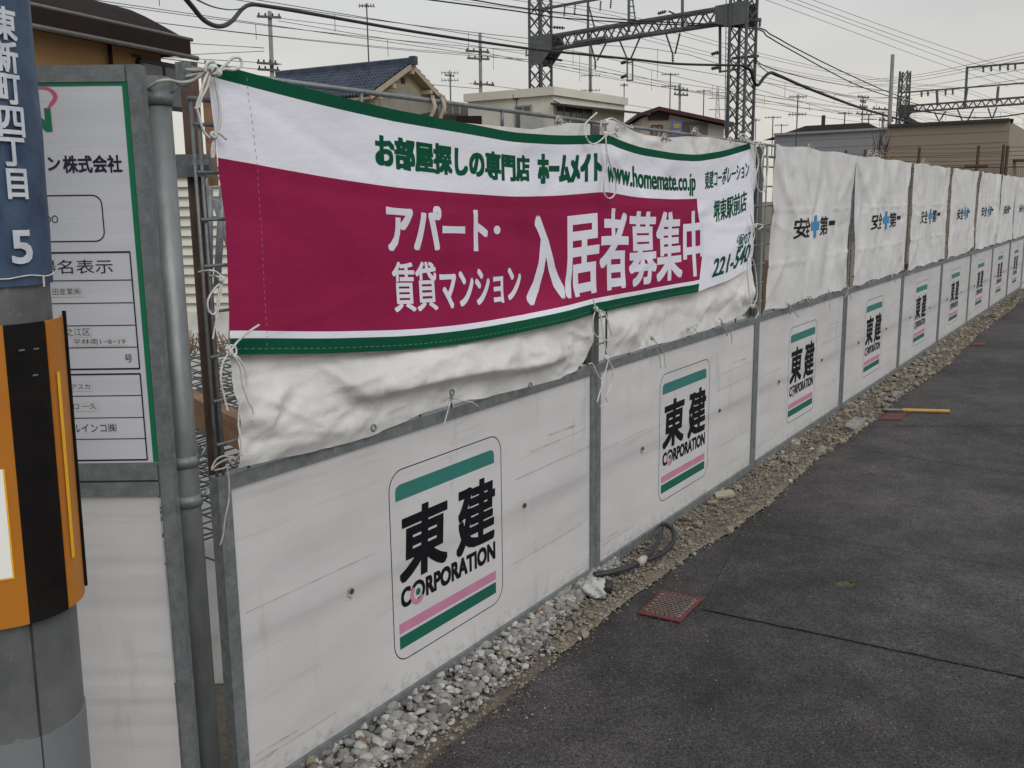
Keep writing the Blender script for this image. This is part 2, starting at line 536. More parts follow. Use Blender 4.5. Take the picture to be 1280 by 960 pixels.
def glyphs(body):
    if body in _txt: return _txt[body]
    c = bpy.data.curves.new('lettering', 'FONT')
    c.body = body
    c.resolution_u = 3
    o = bpy.data.objects.new('lettering', c)
    COL.objects.link(o)
    dg = bpy.context.evaluated_depsgraph_get()
    m = bpy.data.meshes.new_from_object(o.evaluated_get(dg))
    vs = np.array([v.co[:2] for v in m.vertices])
    fs = [tuple(p.vertices) for p in m.polygons]
    bpy.data.objects.remove(o)
    bpy.data.curves.remove(c)
    bpy.data.meshes.remove(m)
    _txt[body] = (vs, fs)
    return vs, fs


def lettering(body, box, fmap, material, parent=None, bold=0.0, shear=0.0, step=None, name='lettering', lift=0.0, taper=None):
    """fit the text into box (x0,x1,y0,y1) of a surface; fmap(x,y,h) gives the point. bold: extra stroke width (fraction of box height)"""
    vs, fs = glyphs(body)
    mn, mxx = vs.min(0), vs.max(0)
    q = (vs - mn) / (mxx - mn)
    x0, x1, y0, y1 = box
    hh, ww = abs(y1 - y0), abs(x1 - x0)
    d = bold * hh
    bm = bmesh.new()
    shifts = [(0, 0)]
    if bold:
        shifts = [(0, 0), (1, 0), (-1, 0), (0, 1), (0, -1), (1, 1), (-1, 1), (1, -1), (-1, -1)]
    if d > .012 and not step:
        shifts = [(i_ / 2, j_ / 2) for i_ in range(-2, 3) for j_ in range(-2, 3)]
    sx, sy = (x1 - x0), (y1 - y0)
    for k, (a, b) in enumerate(shifts):
        h = k * .00002
        lst = []
        for (qx, qy) in q:
            X = x0 + sx * qx + a * d * .5 + shear * (qy - .5) * hh
            Y = y0 + sy * qy + b * d * .5
            lst.append(bm.verts.new((X, Y, h)))
        for f in fs:
            try: bm.faces.new([lst[i] for i in f])
            except ValueError: pass
    if step:
        for ax in (0, 1):
            lo, hi = (min(x0, x1) - ww * .1, max(x0, x1) + ww * .1) if ax == 0 else (min(y0, y1) - hh * .2, max(y0, y1) + hh * .2)
            g = math.floor(lo / step) * step
            st = step
            while g < hi:
                no_ = (1, 0, 0) if ax == 0 else (0, 1, 0)
                co_ = (g, 0, 0) if ax == 0 else (0, g, 0)
                bmesh.ops.bisect_plane(bm, geom=bm.verts[:] + bm.edges[:] + bm.faces[:], plane_co=co_, plane_no=no_, dist=1e-6)
                g += st
    for v in bm.verts:
        v.co = fmap(v.co.x, v.co.y, v.co.z + lift)
    me = bpy.data.meshes.new(name)
    bm.to_mesh(me)
    bm.free()
    me.materials.append(material)
    return link(name, me, parent)


# ================================================================== GROUND
g = MB()
g.add([(-700, -300, -.012), (900, -300, -.012), (900, 1500, -.012), (-700, 1500, -.012)], [(0, 1, 2, 3)])
struct(g.build('ground', DIRT))

EDGE = []
for (x, y) in [(527, 957), (612, 890), (693, 825), (727, 797), (775, 757), (825, 722), (865, 692), (905, 670), (960, 630), (1019, 574), (1078, 535),
               (1126, 496), (1185, 455), (1221, 419), (1256, 393)]:
    P = gnd(x, y)
    EDGE.append(((P - P0).dot(EU), (P - P0).dot(EN)))
EDGE = [(-4, .55), (-1, .47)] + EDGE + [(19, .15), (30, .3), (60, .3)]


def edgew(u):
    for (a, b), (c, d) in zip(EDGE, EDGE[1:]):
        if a <= u <= c: return b + (d - b) * (u - a) / (c - a)
    return EDGE[-1][1]


def zroad(u, wv):
    return 0.0


# the asphalt, its left edge ragged
us = list(np.arange(-4, 22, .045)) + list(np.arange(22, 60, 1.0))
vs, fs = [], []
cols = [0, .012, .06, .3, 1, 3, 8, 30]
for i, u in enumerate(us):
    rg = .012 * noise.fractal(Vector((u * 9, 0, 0)), 1, 2, 5) + .012 * noise.noise(Vector((u * 1.7, 3, 0)))
    for j, c in enumerate(cols):
        P = W(u, edgew(u) + rg + c, 0)
        vs.append((P.x, P.y, -.010 if j == 0 else (.006 if j == 1 else .010)))
for i in range(len(us) - 1):
    for j in range(len(cols) - 1):
        a = i * len(cols) + j
        fs.append((a, a + 1, a + len(cols) + 1, a + len(cols)))
g = MB(); g.add(vs, fs)
struct(g.build('road', ASPH))

# re-laid strip between the two seams
A1, A2 = gnd(878, 766), gnd(1290, 854)
B1, B2 = gnd(930, 662), gnd(1290, 718)
g = MB()
n_ = 40
vs = []
for i in range(n_ + 1):
    t = i / n_ * 1.8
    jj = .006 * noise.noise(Vector((t * 20, 0, 5)))
    a, b = A1.lerp(A2, t), B1.lerp(B2, t)
    d = (b - a).normalized()
    vs += [(a + d * (.0 + jj)).to_tuple()[:2] + (.0142,), (b - d * jj).to_tuple()[:2] + (.0142,)]
g.add(vs, [(2 * i, 2 * i + 1, 2 * i + 3, 2 * i + 2) for i in range(n_)])
struct(g.build('road_patch', ASPH2))


def seam(p, q, wd, nm, jit=.01, n=70, z=.0185):
    g = MB(); vs = []
    p, q = Vector(p), Vector(q)
    d = (q - p).normalized(); s_ = Vector((-d.y, d.x, 0))
    for i in range(n + 1):
        t = i / n
        c = p.lerp(q, t) + s_ * jit * noise.fractal(Vector((t * 25, p.x, 0)), 1, 2, 4)
        hw = wd * (.25 + .9 * abs(noise.noise(Vector((t * 40, 7, p.y)))))
        for sgn in (-1, 1):
            k = c + s_ * sgn * hw
            vs.append((k.x, k.y, z))
    g.add(vs, [(2 * i, 2 * i + 1, 2 * i + 3, 2 * i + 2) for i in range(n)])
    struct(g.build(nm, SEAM))


seam(A1, A1.lerp(A2, 1.6), .0030, 'road_seam', .012)
seam(B1, B1.lerp(B2, 1.6), .007, 'road_seam', .012)
seam(gnd(1080, 565), gnd(1300, 600), .007, 'road_seam')
seam(gnd(1120, 535), gnd(1300, 534), .012, 'road_seam')

# mortar coloured kerb strip that the asphalt was cut against
for (ua, ub, w1) in ((1.15, 4.2, .10),):
    g = MB(); vs = []; n = 90
    for i in range(n + 1):
        u = ua + (ub - ua) * i / n
        r1 = .016 * noise.fractal(Vector((u * 8, 9, 0)), 1, 2, 4)
        r2 = .012 * noise.fractal(Vector((u * 16, 2, 0)), 1, 2, 4)
        ww_ = w1 * (1 - .3 * i / n)
        e0 = edgew(u)
        P, Q, Rr = W(u, e0 - ww_ + r1, -.009), W(u, e0 - ww_ * .6 + r1, .006), W(u, e0 + .012 + r2, .0125)
        vs += [P, Q, Rr]
    fs = []
    for i in range(n):
        for j in (0, 1):
            a = i * 3 + j
            fs.append((a, a + 1, a + 4, a + 3))
    g.add(vs, fs)
    struct(g.build('kerb_strip', SAND))

# dirt strip with relief under the stones
g = MB(); vs = []; fs = []
us = np.arange(-3, 20, .05)
ncol = 9
for u in us:
    ew = edgew(u) + .03
    for j in range(ncol):
        t = j / (ncol - 1)
        P = W(u, -.12 + (ew + .12) * t, 0)
        z = .012 * noise.fractal(Vector((P.x * 9, P.y * 9, 0)), 1, 2, 4) + .018 * (1 - t) + (-.006)
        vs.append((P.x, P.y, z if j < ncol - 1 else -.011))
for i in range(len(us) - 1):
    for j in range(ncol - 1):
        a = i * ncol + j
        fs.append((a, a + 1, a + ncol + 1, a + ncol))
g.add(vs, fs)
struct(g.build('dirt_strip', DIRT, smooth=True))


# gravel: one uncountable mass, each stone real
def ico(sub):
    bm = bmesh.new()
    bmesh.ops.create_icosphere(bm, subdivisions=sub, radius=1)
    v = np.array([x.co[:] for x in bm.verts]); f = np.array([[q.index for q in p.verts] for p in bm.faces])
    bm.free()
    return v, f


IV1, IF1 = ico(1)
IV2, IF2 = ico(2)


def stones(spots, name, material, label, cat, flat=.62, ang=.25):
    V, F, o = [], [], 0
    MI = []
    for (x, y, z, r, sub) in spots:
        iv, iff = (IV2, IF2) if sub == 2 else (IV1, IF1)
        sc = r * rng.uniform(.65, 1.25, 3); sc[2] *= flat
        q = iv.copy()
        # facet the stone with random planes
        for _ in range(5):
            nrm = rng.normal(size=3); nrm /= np.linalg.norm(nrm)
            d = rng.uniform(.5, .85)
            h = q @ nrm
            q -= np.outer(np.maximum(h - d, 0), nrm)
        q = q * sc
        a = rng.uniform(0, 6.28); b = rng.uniform(-.5, .5)
        ca, sa, cb, sb = math.cos(a), math.sin(a), math.cos(b), math.sin(b)
        q = q @ np.array([[1, 0, 0], [0, cb, sb], [0, -sb, cb]]) @ np.array([[ca, sa, 0], [-sa, ca, 0], [0, 0, 1]])
        V.append(q + (x, y, z)); F.append(iff + o); o += len(iv)
        MI += [int(rng.choice(5, p=[.53, .29, .13, .04, .01]))] * len(iff)
    V = np.vstack(V); F = np.vstack(F)
    m = bpy.data.meshes.new(name)
    m.from_pydata(V.tolist(), [], F.tolist())
    for q_ in material: m.materials.append(q_)
    m.polygons.foreach_set('material_index', MI)
    ob = link(name, m)
    tag(ob, label, cat, kind='stuff')
    return ob


sp_ = []
for i in range(3000):
    u = rng.uniform(-.6, 2.0)
    wm = max(.05, edgew(u) - .03 if u < 1.2 else edgew(u) - .09 - .12 * (u - 1.2))
    t = rng.uniform(0, 1)
    wv = .0 + wm * t
    if u > 1.75 and rng.uniform() < (u - 1.75) * 3: continue
    r = rng.choice([.008, .012, .016, .022], p=[.3, .36, .26, .08]) * rng.uniform(.8, 1.2) * (1.0 if t < .75 else .6)
    P = W(u, wv, 0)
    sp_.append((P.x, P.y, .012 + rng.uniform(0, .022) * (1.2 - t), r, 2))
stones(sp_, 'gravel', GRAV, 'pale grey crushed stone heaped along the foot of the nearest fence panel', 'gravel')
sp_ = []
for i in range(7000):                     # grit that fills between the stones and spills on the asphalt edge
    u = rng.uniform(-.6, 5.5) if i < 5500 else rng.uniform(5, 14)
    wv = edgew(u) * rng.uniform(.05, 1.0) + abs(rng.normal()) * .02
    P = W(u, wv, 0)
    sp_.append((P.x, P.y, .011 + .010 * max(0, 1 - wv / .3), rng.uniform(.0025, .007), 1))
stones(sp_, 'grit', RUBB, 'fine grit and crumbs spread between the gravel and the road edge', 'grit')
sp_ = []
for i in range(5200):
    u = 1.2 + rng.beta(1, 1.6) * 15
    wm = edgew(u) + .02
    wv = rng.uniform(0, 1) ** 1.2 * wm
    dens = .6 if 1.6 < u < 3.6 else 1
    if rng.uniform() > dens: continue
    big = rng.uniform() < (.12 if u > 3.8 else .03)
    r = rng.uniform(.016, .034) if big else rng.uniform(.004, .013)
    P = W(u, wv, 0)
    sp_.append((P.x, P.y, .008 + r * .3, r, 1))
stones(sp_, 'rubble', RUBB, 'tan rubble and small stones scattered on the dirt along the fence foot', 'rubble')
sp_ = []
for i in range(700):                      # loose chips on the asphalt
    u = rng.uniform(-1, 9)
    wv = edgew(u) + abs(rng.normal()) * (.07 if i < 560 else .9)
    P = W(u, wv, 0)
    sp_.append((P.x, P.y, .014, rng.uniform(.0018, .0048), 1))
for i in range(3200):
    u = rng.uniform(-1.6, 6); wv = edgew(u) + rng.uniform(0, 1) ** 1.4 * 2.6
    if noise.noise(Vector((u * 1.3, wv * 1.3, 2))) < rng.uniform(-.5, .35): continue
    P = W(u, wv, 0)
    sp_.append((P.x, P.y, .0115, rng.uniform(.0014, .0034), 1))
stones(sp_, 'stone_chips', [STONE2, STONE_D, STONE, STONE_B, STONE_L], 'small pale stone chips strewn on the dark asphalt', 'stone chips')

# dead stalks and weeds
def tufts(pts, name, m, label, h=.09, n=14):
    g = MB()
    for (P, k) in pts:
        for i in range(int(n * k)):
            a = random.uniform(0, 6.28); ln = h * random.uniform(.4, 1.1) * k
            b = P + Vector((random.uniform(-.05, .05) * k, random.uniform(-.05, .05) * k, 0))
            d = Vector((math.cos(a), math.sin(a), random.uniform(.3, 1.4))).normalized()
            s_ = Vector((-math.sin(a), math.cos(a), 0)) * .004 * k
            g.add([b - s_, b + s_, b + d * ln * .6 + s_ * .7, b + d * ln * .6 - s_ * .7, b + d * ln + Vector((0, 0, -.02))], [(0, 1, 2, 3), (3, 2, 4)])
    o = g.build(name, m)
    return tag(o, label, 'weeds', kind='stuff')


tufts([(W(u, edgew(u) - .08 + random.uniform(-.06, .03), 0), random.uniform(.7, 1.5)) for u in [13.2, 13.5, 13.9, 14.4, 14.8, 10.7, 11.6]],
      'weeds', LEAF, 'low green weeds at the far foot of the white fence', .10, 16)
tufts([(W(u, edgew(u) - .05 + random.uniform(-.05, .04), .01), random.uniform(.4, .8)) for u in [.75, .9, 1.1, 1.3, 1.9, 2.8, 3.5]],
      'dry_stalks', DRY, 'thin dry straw stalks among the gravel by the road edge', .06, 4)

# ================================================================== FENCE (right hand run)
RZ = math.pi / 2 - TH


def L(u, wv, z): return (u, -wv, z)


def flatmap(x, y, h): return L(x, h, y)


UW = 1.8


def frame_bar(g, u0, u1, z0, z1, w0=-.018, w1=.014):
    g.box(L(u0, w1, z0), L(u1, w0, z1))


def sheet_mesh(u0, u1, z0, z1, nu, nz, wf, seed=0):
    g = MB(); vs = []
    for j in range(nz + 1):
        for i in range(nu + 1):
            u = u0 + (u1 - u0) * i / nu; z = z0 + (z1 - z0) * j / nz
            e_ = min(1, min(i, nu - i) / 3.) * min(1, min(j, nz - j) / 3.) * min(1, max(0, max(abs(u - .875) - .30, abs(z - .433) - .31) / .08))
            vs.append(L(u, wf + e_ * (.0035 * noise.noise(Vector((u * 1.8 + seed, z * 5, seed))) + .0012 * math.sin(z * 41 + seed + u)), z))
    fs = [(j * (nu + 1) + i, j * (nu + 1) + i + 1, (j + 1) * (nu + 1) + i + 1, (j + 1) * (nu + 1) + i) for j in range(nz) for i in range(nu)]
    g.add(vs, fs)
    return g


def rrect(u0, u1, z0, z1, r, t, wv, n=7):
    """thin rounded outline ring"""
    out, inn = [], []
    for (cx, cz, a0) in ((u1 - r, z1 - r, 0), (u0 + r, z1 - r, 90), (u0 + r, z0 + r, 180), (u1 - r, z0 + r, 270)):
        for k in range(n):
            a = math.radians(a0 + 90 * k / (n - 1))
            out.append(L(cx + r * math.cos(a), wv, cz + r * math.sin(a)))
            inn.append(L(cx + (r - t) * math.cos(a), wv, cz + (r - t) * math.sin(a)))
    N_ = len(out)
    return out + inn, [(i, (i + 1) % N_, N_ + (i + 1) % N_, N_ + i) for i in range(N_)]


WF = .006          # front face of the plastic sheet


def make_unit():
    r = empty('site_fence', P0, RZ)
    g = MB()
    frame_bar(g, .002, .038, .0, HM); g.build('side_post', GALV, r)
    g = MB(); frame_bar(g, UW - .038, UW - .002, .0, HM); g.build('side_post', GALV, r)
    g = MB(); frame_bar(g, .038, UW - .038, HM - .034, HM); g.build('top_rail', GALV, r)
    g = MB(); frame_bar(g, .038, UW - .038, .012, .05, -.018, .018); g.build('bottom_rail', GALV, r)
    g = MB(); frame_bar(g, .038, UW - .038, .425, .452, -.024, -.004); g.build('back_rail', GALV, r)
    sheet_mesh(.036, UW - .036, .048, HM - .032, 40, 30, WF).build('plastic_sheet', SHEET, r, True)
    for (u, z) in ((.422, .435), (1.294, .438)):
        g = MB()
        g.tube([L(u, WF - .004, z), L(u, WF + .006, z), L(u, WF + .008, z)], [.0085, .0085, .005], 8)
        g.build('bolt', RUST, r)
        if u < 1:
            g = MB(); g.add([L(u + (.013 + .004 * math.sin(a * 2.3)) * math.cos(a / 16 * 6.283), WF + .0047, z - .003 + (.015 + .004 * math.sin(a * 1.7)) * math.sin(a / 16 * 6.283)) for a in range(16)], [tuple(range(16))])
            g.build('rust_stain', RSTAIN, r)
    for (u0, u1, z, dz, tt) in ((1.24, 1.755, .545, .004, .0022), (1.33, 1.755, .62, .003, .0016), (1.45, 1.64, .655, -.003, .0035), (.05, .34, .115, .002, .0022), (.06, .20, .135, -.002, .0018),
                                (.06, .52, .51, .003, .0012), (1.2, 1.7, .25, .003, .0014)):
        g = MB(); n = 16; vs = []
        for k in range(n + 1):
            q = k / n; uu = u0 + (u1 - u0) * q
            zz = z + dz * q + .0012 * noise.noise(Vector((uu * 30, z * 90, 0))); h_ = tt * abs(noise.noise(Vector((uu * 22, z * 50, 4)))) + .0003
            vs += [L(uu, WF + .0046, zz - h_), L(uu, WF + .0046, zz + h_)]
        g.add(vs, [(2 * k, 2 * k + 1, 2 * k + 3, 2 * k + 2) for k in range(n)])
        g.build('sheet_scuff', SCUFF, r)
    # printed logo
    g = MB()
    v, f = rrect(.592, 1.158, .142, .724, .06, .0032, WF + .0006)
    g.add(v, f)
    lo_ = g.build('logo_outline', INK, r)
    for (z0, z1, m) in ((.632, .679, TEAL), (.229, .260, PINK), (.181, .220, TEALD)):
        g = MB()
        h = .0006
        c = .02 if m is TEAL else .0
        pts = [(.620, z0), (1.116, z0), (1.116, z1 - c), (1.112, z1 - c * .3), (1.116 - c, z1), (.620 + c, z1), (.624, z1 - c * .3), (.620, z1 - c)] if c else \
              [(.618, z0), (1.116, z0), (1.116, z1), (.618, z1)]
        g.add([L(a, WF + h, b) for a, b in pts], [tuple(range(len(pts)))])
        g.build('logo_bar', m, lo_)
    fm = lambda x, y, h: L(x, WF + .0008 + h, y)
    lettering('東', (.640, .854, .384, .588), fm, INK, lo_, bold=.066, shear=.07)
    lettering('建', (.914, 1.112, .378, .590), fm, INK, lo_, bold=.062, shear=.07)
    lettering('C', (.632, .672, .306, .362), fm, INK, lo_, bold=.10)
    lettering('RPORATION', (.748, 1.112, .306, .362), fm, INK, lo_, bold=.11)
    for (rx, rz_, t, m) in ((.034, .034, .013, INK),):
        g = MB(); vs = []; n = 28
        a0, a1 = -100, 190
        for k in range(n + 1):
            a = math.radians(a0 + (a1 - a0) * k / n)
            for q in (1, 1 - t / rx):
                vs.append(L(.708 + rx * q * math.cos(a), WF + .0010, .334 + rz_ * q * math.sin(a)))
        g.add(vs, [(2 * k, 2 * k + 1, 2 * k + 3, 2 * k + 2) for k in range(n)])
        g.build('lettering', m, lo_)
    g = MB(); vs = []; n = 20
    for k in range(n + 1):
        a = math.radians(130 + 200 * k / n)
        for q in (.034, .019):
            vs.append(L(.706 + q * math.cos(a), WF + .0016, .328 + q * math.sin(a)))
    g.add(vs, [(2 * k, 2 * k + 1, 2 * k + 3, 2 * k + 2) for k in range(n)])
    g.build('letter_ring', PINK, lo_)
    g = MB(); g.add([L(.708 + .011 * math.cos(a / 12 * 6.283), WF + .0016, .332 + .011 * math.sin(a / 12 * 6.283)) for a in range(12)], [tuple(range(12))])
    g.build('letter_dot', TEALD, lo_)
    # upper wire mesh frame
    for k_, (a_, b_) in enumerate(((.002, .030), (UW - .030, UW - .002))):
        g = MB(); g.box(L(a_, .008, HM), L(b_, -.014, HT - .02)); o_ = g.build('mesh_post', STEEL, r)
        if k_ == 0: o_['start'] = 1
    rod = MB(); rod.tube([L(0, 0, HM), L(0, 0, HT - .07)], .0042, 6)
    rm = rod.mesh('mesh_rod', GALV, True)
    for u in (.012, .030, .105, .30, .45, .6, .75, .9, 1.05, 1.2, 1.35, 1.5, 1.695, 1.77, 1.788):
        o = link('mesh_rod', rm, r); o.location = L(u, 0, 0)
    rod = MB(); rod.tube([L(.012, .006, 0), L(UW - .012, .006, 0)], .004, 6)
    rm = rod.mesh('mesh_rod', GALV, True)
    for k in range(8):
        o = link('mesh_rod', rm, r); o.location = (0, 0, HM + .075 + k * .101)
    g = MB(); g.tube([L(.006, 0, HT - .008), L(UW - .006, 0, HT - .008)], .0068, 8); g.build('upper_rail', GALV, r, True)
    g = MB(); g.tube([L(.006, 0, HT - .068), L(UW - .006, 0, HT - .068)], .006, 8); g.build('upper_rail', GALV, r, True)
    rod = MB(); rod.tube([L(0, 0, HT - .068), L(0, 0, HT - .008)], .006, 6)
    rm = rod.mesh('rail_stub', GALV, True)
    for u in (.10, .55, .88, 1.2, 1.62):
        o = link('rail_stub', rm, r); o.location = L(u, 0, 0)
    return r


WHERE = ['nearest white logo fence panel, below the left half of the magenta banner',
         'second white logo fence panel, below the white right end of the banner',
         'white logo fence panel right beyond the end of the banner',
         'white logo fence panel with an orange board showing through the gap above its left post',
         'fifth white logo fence panel from the corner pipe',
         'white logo fence panel fourth from the far end of the fence',
         'white logo fence panel third from the far end of the fence',
         'last but one white logo fence panel at the far end',
         'farthest white logo fence panel, at the far end of the road side fence']
unit = make_unit()
NU = 9
for i in range(NU):
    o = unit if i == 0 else copy_tree(unit)
    o.location = P0 + EU * (UW * i)
    if i: o.rotation_euler = (random.uniform(-.0025, .0025), 0, RZ + random.uniform(-.002, .002))
    tag(o, WHERE[i], 'fence', 'white logo fence panels along the road')
for c_ in list(unit.children):              # the first panel has bare rods at the corner
    if c_.get('start'): bpy.data.objects.remove(c_)
for o in bpy.data.objects:
    if o.get('start'): del o['start']
# end post group beyond the last panel
g = MB()
for k in range(7):
    g.bar(W(16.3 + k * .12, .02, 0), W(16.3 + k * .12, .02, 1.15), .03)
g.bar(W(16.28, .02, 1.15), W(17.1, .02, 1.15), .04)
g.bar(W(16.28, .02, .12), W(17.1, .02, .12), .04)
tag(g.build('railing', mat('white_rail', (.6, .6, .6))), 'short white barred railing beyond the far end of the fence', 'railing')

# dark truss rods at each joint
for i in range(1, NU + 1):
    if i > 8: break
    g = MB()
    u = UW * i
    for du in (-.022, .0, .022):
        g.tube([W(u + du, -.028, HM), W(u + du, -.028, HT - .06)], .0035, 5)
    for k in range(30):
        z = HM + .01 + k * .028
        g.tube([W(u - .022, -.028, z), W(u + .022, -.028, z)], .0025, 4)
    g.bar(W(u - .004, -.036, HM), W(u - .004, -.036, HT - .02), .036, .02)
    o = g.build('joint_ladder', STEEL)
    tag(o, ['', 'narrow dark wire ladder clamped at the joint under the looped rope', 'narrow dark wire ladder at the joint by the right edge of the banner',
            'narrow dark wire ladder above the fence joint beside the orange board'][i] if i < 4 else
        'narrow dark wire ladder at the far fence joint, number %s from the banner end' % ['', '', '', '', 'two', 'three', 'four', 'five', 'six'][i],
        'fence ladder', 'wire ladders at the fence joints')


# ------------------------------------------------------------------ tarps tied over the mesh
def interp(xs, ys, x):
    return float(np.interp(x, xs, ys))


def tarp(i, u0, u1, top, bot, wfun, material, label, nu=70, nz=44, left=None, right=None):
    """top(u), bot(u) heights; wfun(u,t) bulge"""
    g = MB(); vs = []
    for j in range(nz + 1):
        t = j / nz
        ul = u0 + (left(t) if left else 0); ur = u1 + (right(t) if right else 0)
        for k in range(nu + 1):
            u = ul + (ur - ul) * k / nu
            zt, zb = top(u), bot(u)
            z = zt + (zb - zt) * t
            vs.append(W(u, wfun(u, t, z), z))
    g.add(vs, [(j * (nu + 1) + k, j * (nu + 1) + k + 1, (j + 1) * (nu + 1) + k + 1, (j + 1) * (nu + 1) + k) for j in range(nz) for k in range(nu)])
    o = g.build('tarp', material, None, True)
    tag(o, label, 'tarp', 'white tarps tied over the fence')
    return o


def crease(x, z, seed, a=.006):
    p = Vector((x, z, seed))
    r = noise.ridged_multi_fractal(Vector((x * 2.6 + z * .7, z * 2.2, seed)), 1.0, 2.1, 4, 1.0, 2.0)
    return a * (r - 1.0) * .5 + a * .5 * noise.fractal(p * 9, 1, 2, 3)


RP_ = [fen(x, y, .07) for x, y in ((456, 490), (500, 482), (582, 470), (649, 456), (700, 450))]
RU, RZZ = [p[0] for p in RP_], [p[1] for p in RP_]


def fold(u, z, p, q, wd, a):
    """sharp pulled crease between two points of the cloth"""
    dx, dz = q[0] - p[0], q[1] - p[1]
    l2 = dx * dx + dz * dz
    t = max(0, min(1, ((u - p[0]) * dx + (z - p[1]) * dz) / l2))
    d = math.hypot(u - p[0] - t * dx, z - p[1] - t * dz)
    return a * math.exp(-d / wd) * math.sin(math.pi * min(1, max(0.08, t * .9 + .1)))


_rf = random.Random(11)
FOLDS0 = [((.06, .90), (.30, 1.06)), ((.10, .88), (.20, 1.10)), ((.52, .87), (.45, 1.0)), ((.86, .90), (.75, .96)), ((.86, .90), (1.0, .97)), ((.30, 1.0), (.7, 1.05)),
          ((1.55, .9), (1.50, 1.05)), ((1.72, .97), (1.45, 1.05)), ((.2, .93), (.5, .95)), ((1.1, 1.0), (1.35, 1.05)), ((.65, 1.02), (.95, 1.05)), ((.08, 1.05), (.35, .90)),
          ((1.2, .87), (1.35, .93)), ((.55, .90), (.72, .93))] + \
    [((a, b), (a + _rf.uniform(-.16, .16), b + _rf.uniform(-.07, .07))) for a, b in [(_rf.uniform(.08, 1.7), _rf.uniform(.88, 1.08)) for _ in range(26)]]


def wf0(u, t, z):
    zr = interp(RU, RZZ, u) + .008 * math.sin(u * 9)
    dz = z - zr
    k = min(1, max(0, (u - .38) / .25)) * (1 if u < 1.35 else max(0, 1 - (u - 1.35) / .25))
    b = .018 + .070 * k * math.exp(-(dz / (.11 if dz > 0 else .022)) ** 2)
    b += .03 * (1 - k) * math.exp(-((z - 1.0) / .10) ** 2) * (1 if u < .8 else .6)
    b += .02 * math.exp(-((z - .90) / .03) ** 2) * (1 - min(1, abs(u - .3) / .4))
    for k_, (p_, q_) in enumerate(FOLDS0):
        b += fold(u, z, p_, q_, .010, (.009 if k_ < 14 else .005) * (1 if k_ % 3 else -1))
    if z > 1.03: b = min(b, .030 + .05 * max(0, min(1, (1.075 - z) / .045)))
    return max(.016, b + crease(u, z * 1.6, 1.3, .020) * (1 if z < 1.15 else .2))


T0B = ([-.2, .0, .04, .212, .4, .525, .62, .707, .80, .86, .95, 1.05, 1.207, 1.4, 1.517, 1.62, 1.70, 1.75],
       [.87, .872, .875, .864, .852, .850, .86, .869, .882, .889, .874, .862, .856, .850, .848, .862, .90, .97])
T0T = ([-.1, .9, 1.0, 1.079, 1.35, 1.48, 1.556, 1.72, 1.8], [1.70, 1.70, 1.70, 1.70, 1.702, 1.72, 1.735, 1.742, 1.742])
tarp(0, .045, 1.735, lambda u: interp(*T0T, u), lambda u: interp(*T0B, u), wf0, TARP,
     'crumpled white tarp hanging below the left half of the magenta banner', nu=150, nz=110,
     left=lambda t: .075 * max(0, 1 - t / .75))


FOLDS1 = [((1.88, 1.75), (2.2, 1.68)), ((1.88, .90), (2.1, 1.05)), ((3.42, .95), (3.1, 1.05)), ((3.42, .92), (3.2, .98)), ((2.3, .88), (2.35, 1.06)), ((2.75, .88), (2.9, 1.04)),
          ((3.3, 1.06), (3.0, .92)), ((2.85, 1.74), (2.8, 1.66)), ((2.4, 1.70), (2.0, 1.70))] + \
    [((a, b), (a + _rf.uniform(-.16, .16), b + _rf.uniform(-.07, .07))) for a, b in [(_rf.uniform(1.9, 3.4), _rf.uniform(.88, 1.08)) for _ in range(18)]]


def wf1(u, t, z):
    b = .016 + .02 * math.exp(-((z - 1.0) / .06) ** 2) + .012 * math.sin(u * 4.2)
    if z > 1.64: b += .012 * math.exp(-((u - 2.8) / .25) ** 2)
    for k_, (p_, q_) in enumerate(FOLDS1):
        b += fold(u, z, p_, q_, .012, (.010 if k_ < 9 else .005) * (1 if k_ % 3 else -1))
    return max(.016, b + crease(u, z * 1.6, 5.3, .014))


T1B = ([1.84, 1.868, 2.1, 2.315, 2.5, 2.672, 2.9, 3.093, 3.3, 3.42, 3.5], [.89, .884, .868, .870, .862, .866, .866, .876, .89, .92, .97])
T1T = ([1.82, 1.857, 1.9, 1.972, 2.08, 2.179, 2.405, 2.6, 2.833, 3.1, 3.403, 3.6], [1.72, 1.765, 1.764, 1.755, 1.735, 1.727, 1.726, 1.742, 1.75, 1.745, 1.742, 1.742])
tarp(1, 1.845, 3.45, lambda u: interp(*T1T, u), lambda u: interp(*T1B, u), wf1, TARP,
     'white tarp behind the right half of the banner, peaked at its tied corner', nu=110, nz=70)

TL = ['white mesh tarp just right of the banner, printed with safety characters and a blue cross',
      'white printed mesh tarp beside the gap that shows an orange board',
      'white printed mesh tarp, third to the right of the banner',
      'white printed mesh tarp whose lower right corner has come loose from its rope',
      'white printed mesh tarp, fourth from the far end of the fence',
      'white printed mesh tarp, third from the far end of the fence',
      'white printed mesh tarp, last but one at the far end of the fence',
      'farthest white mesh tarp at the far end of the fence']
BLK = INK


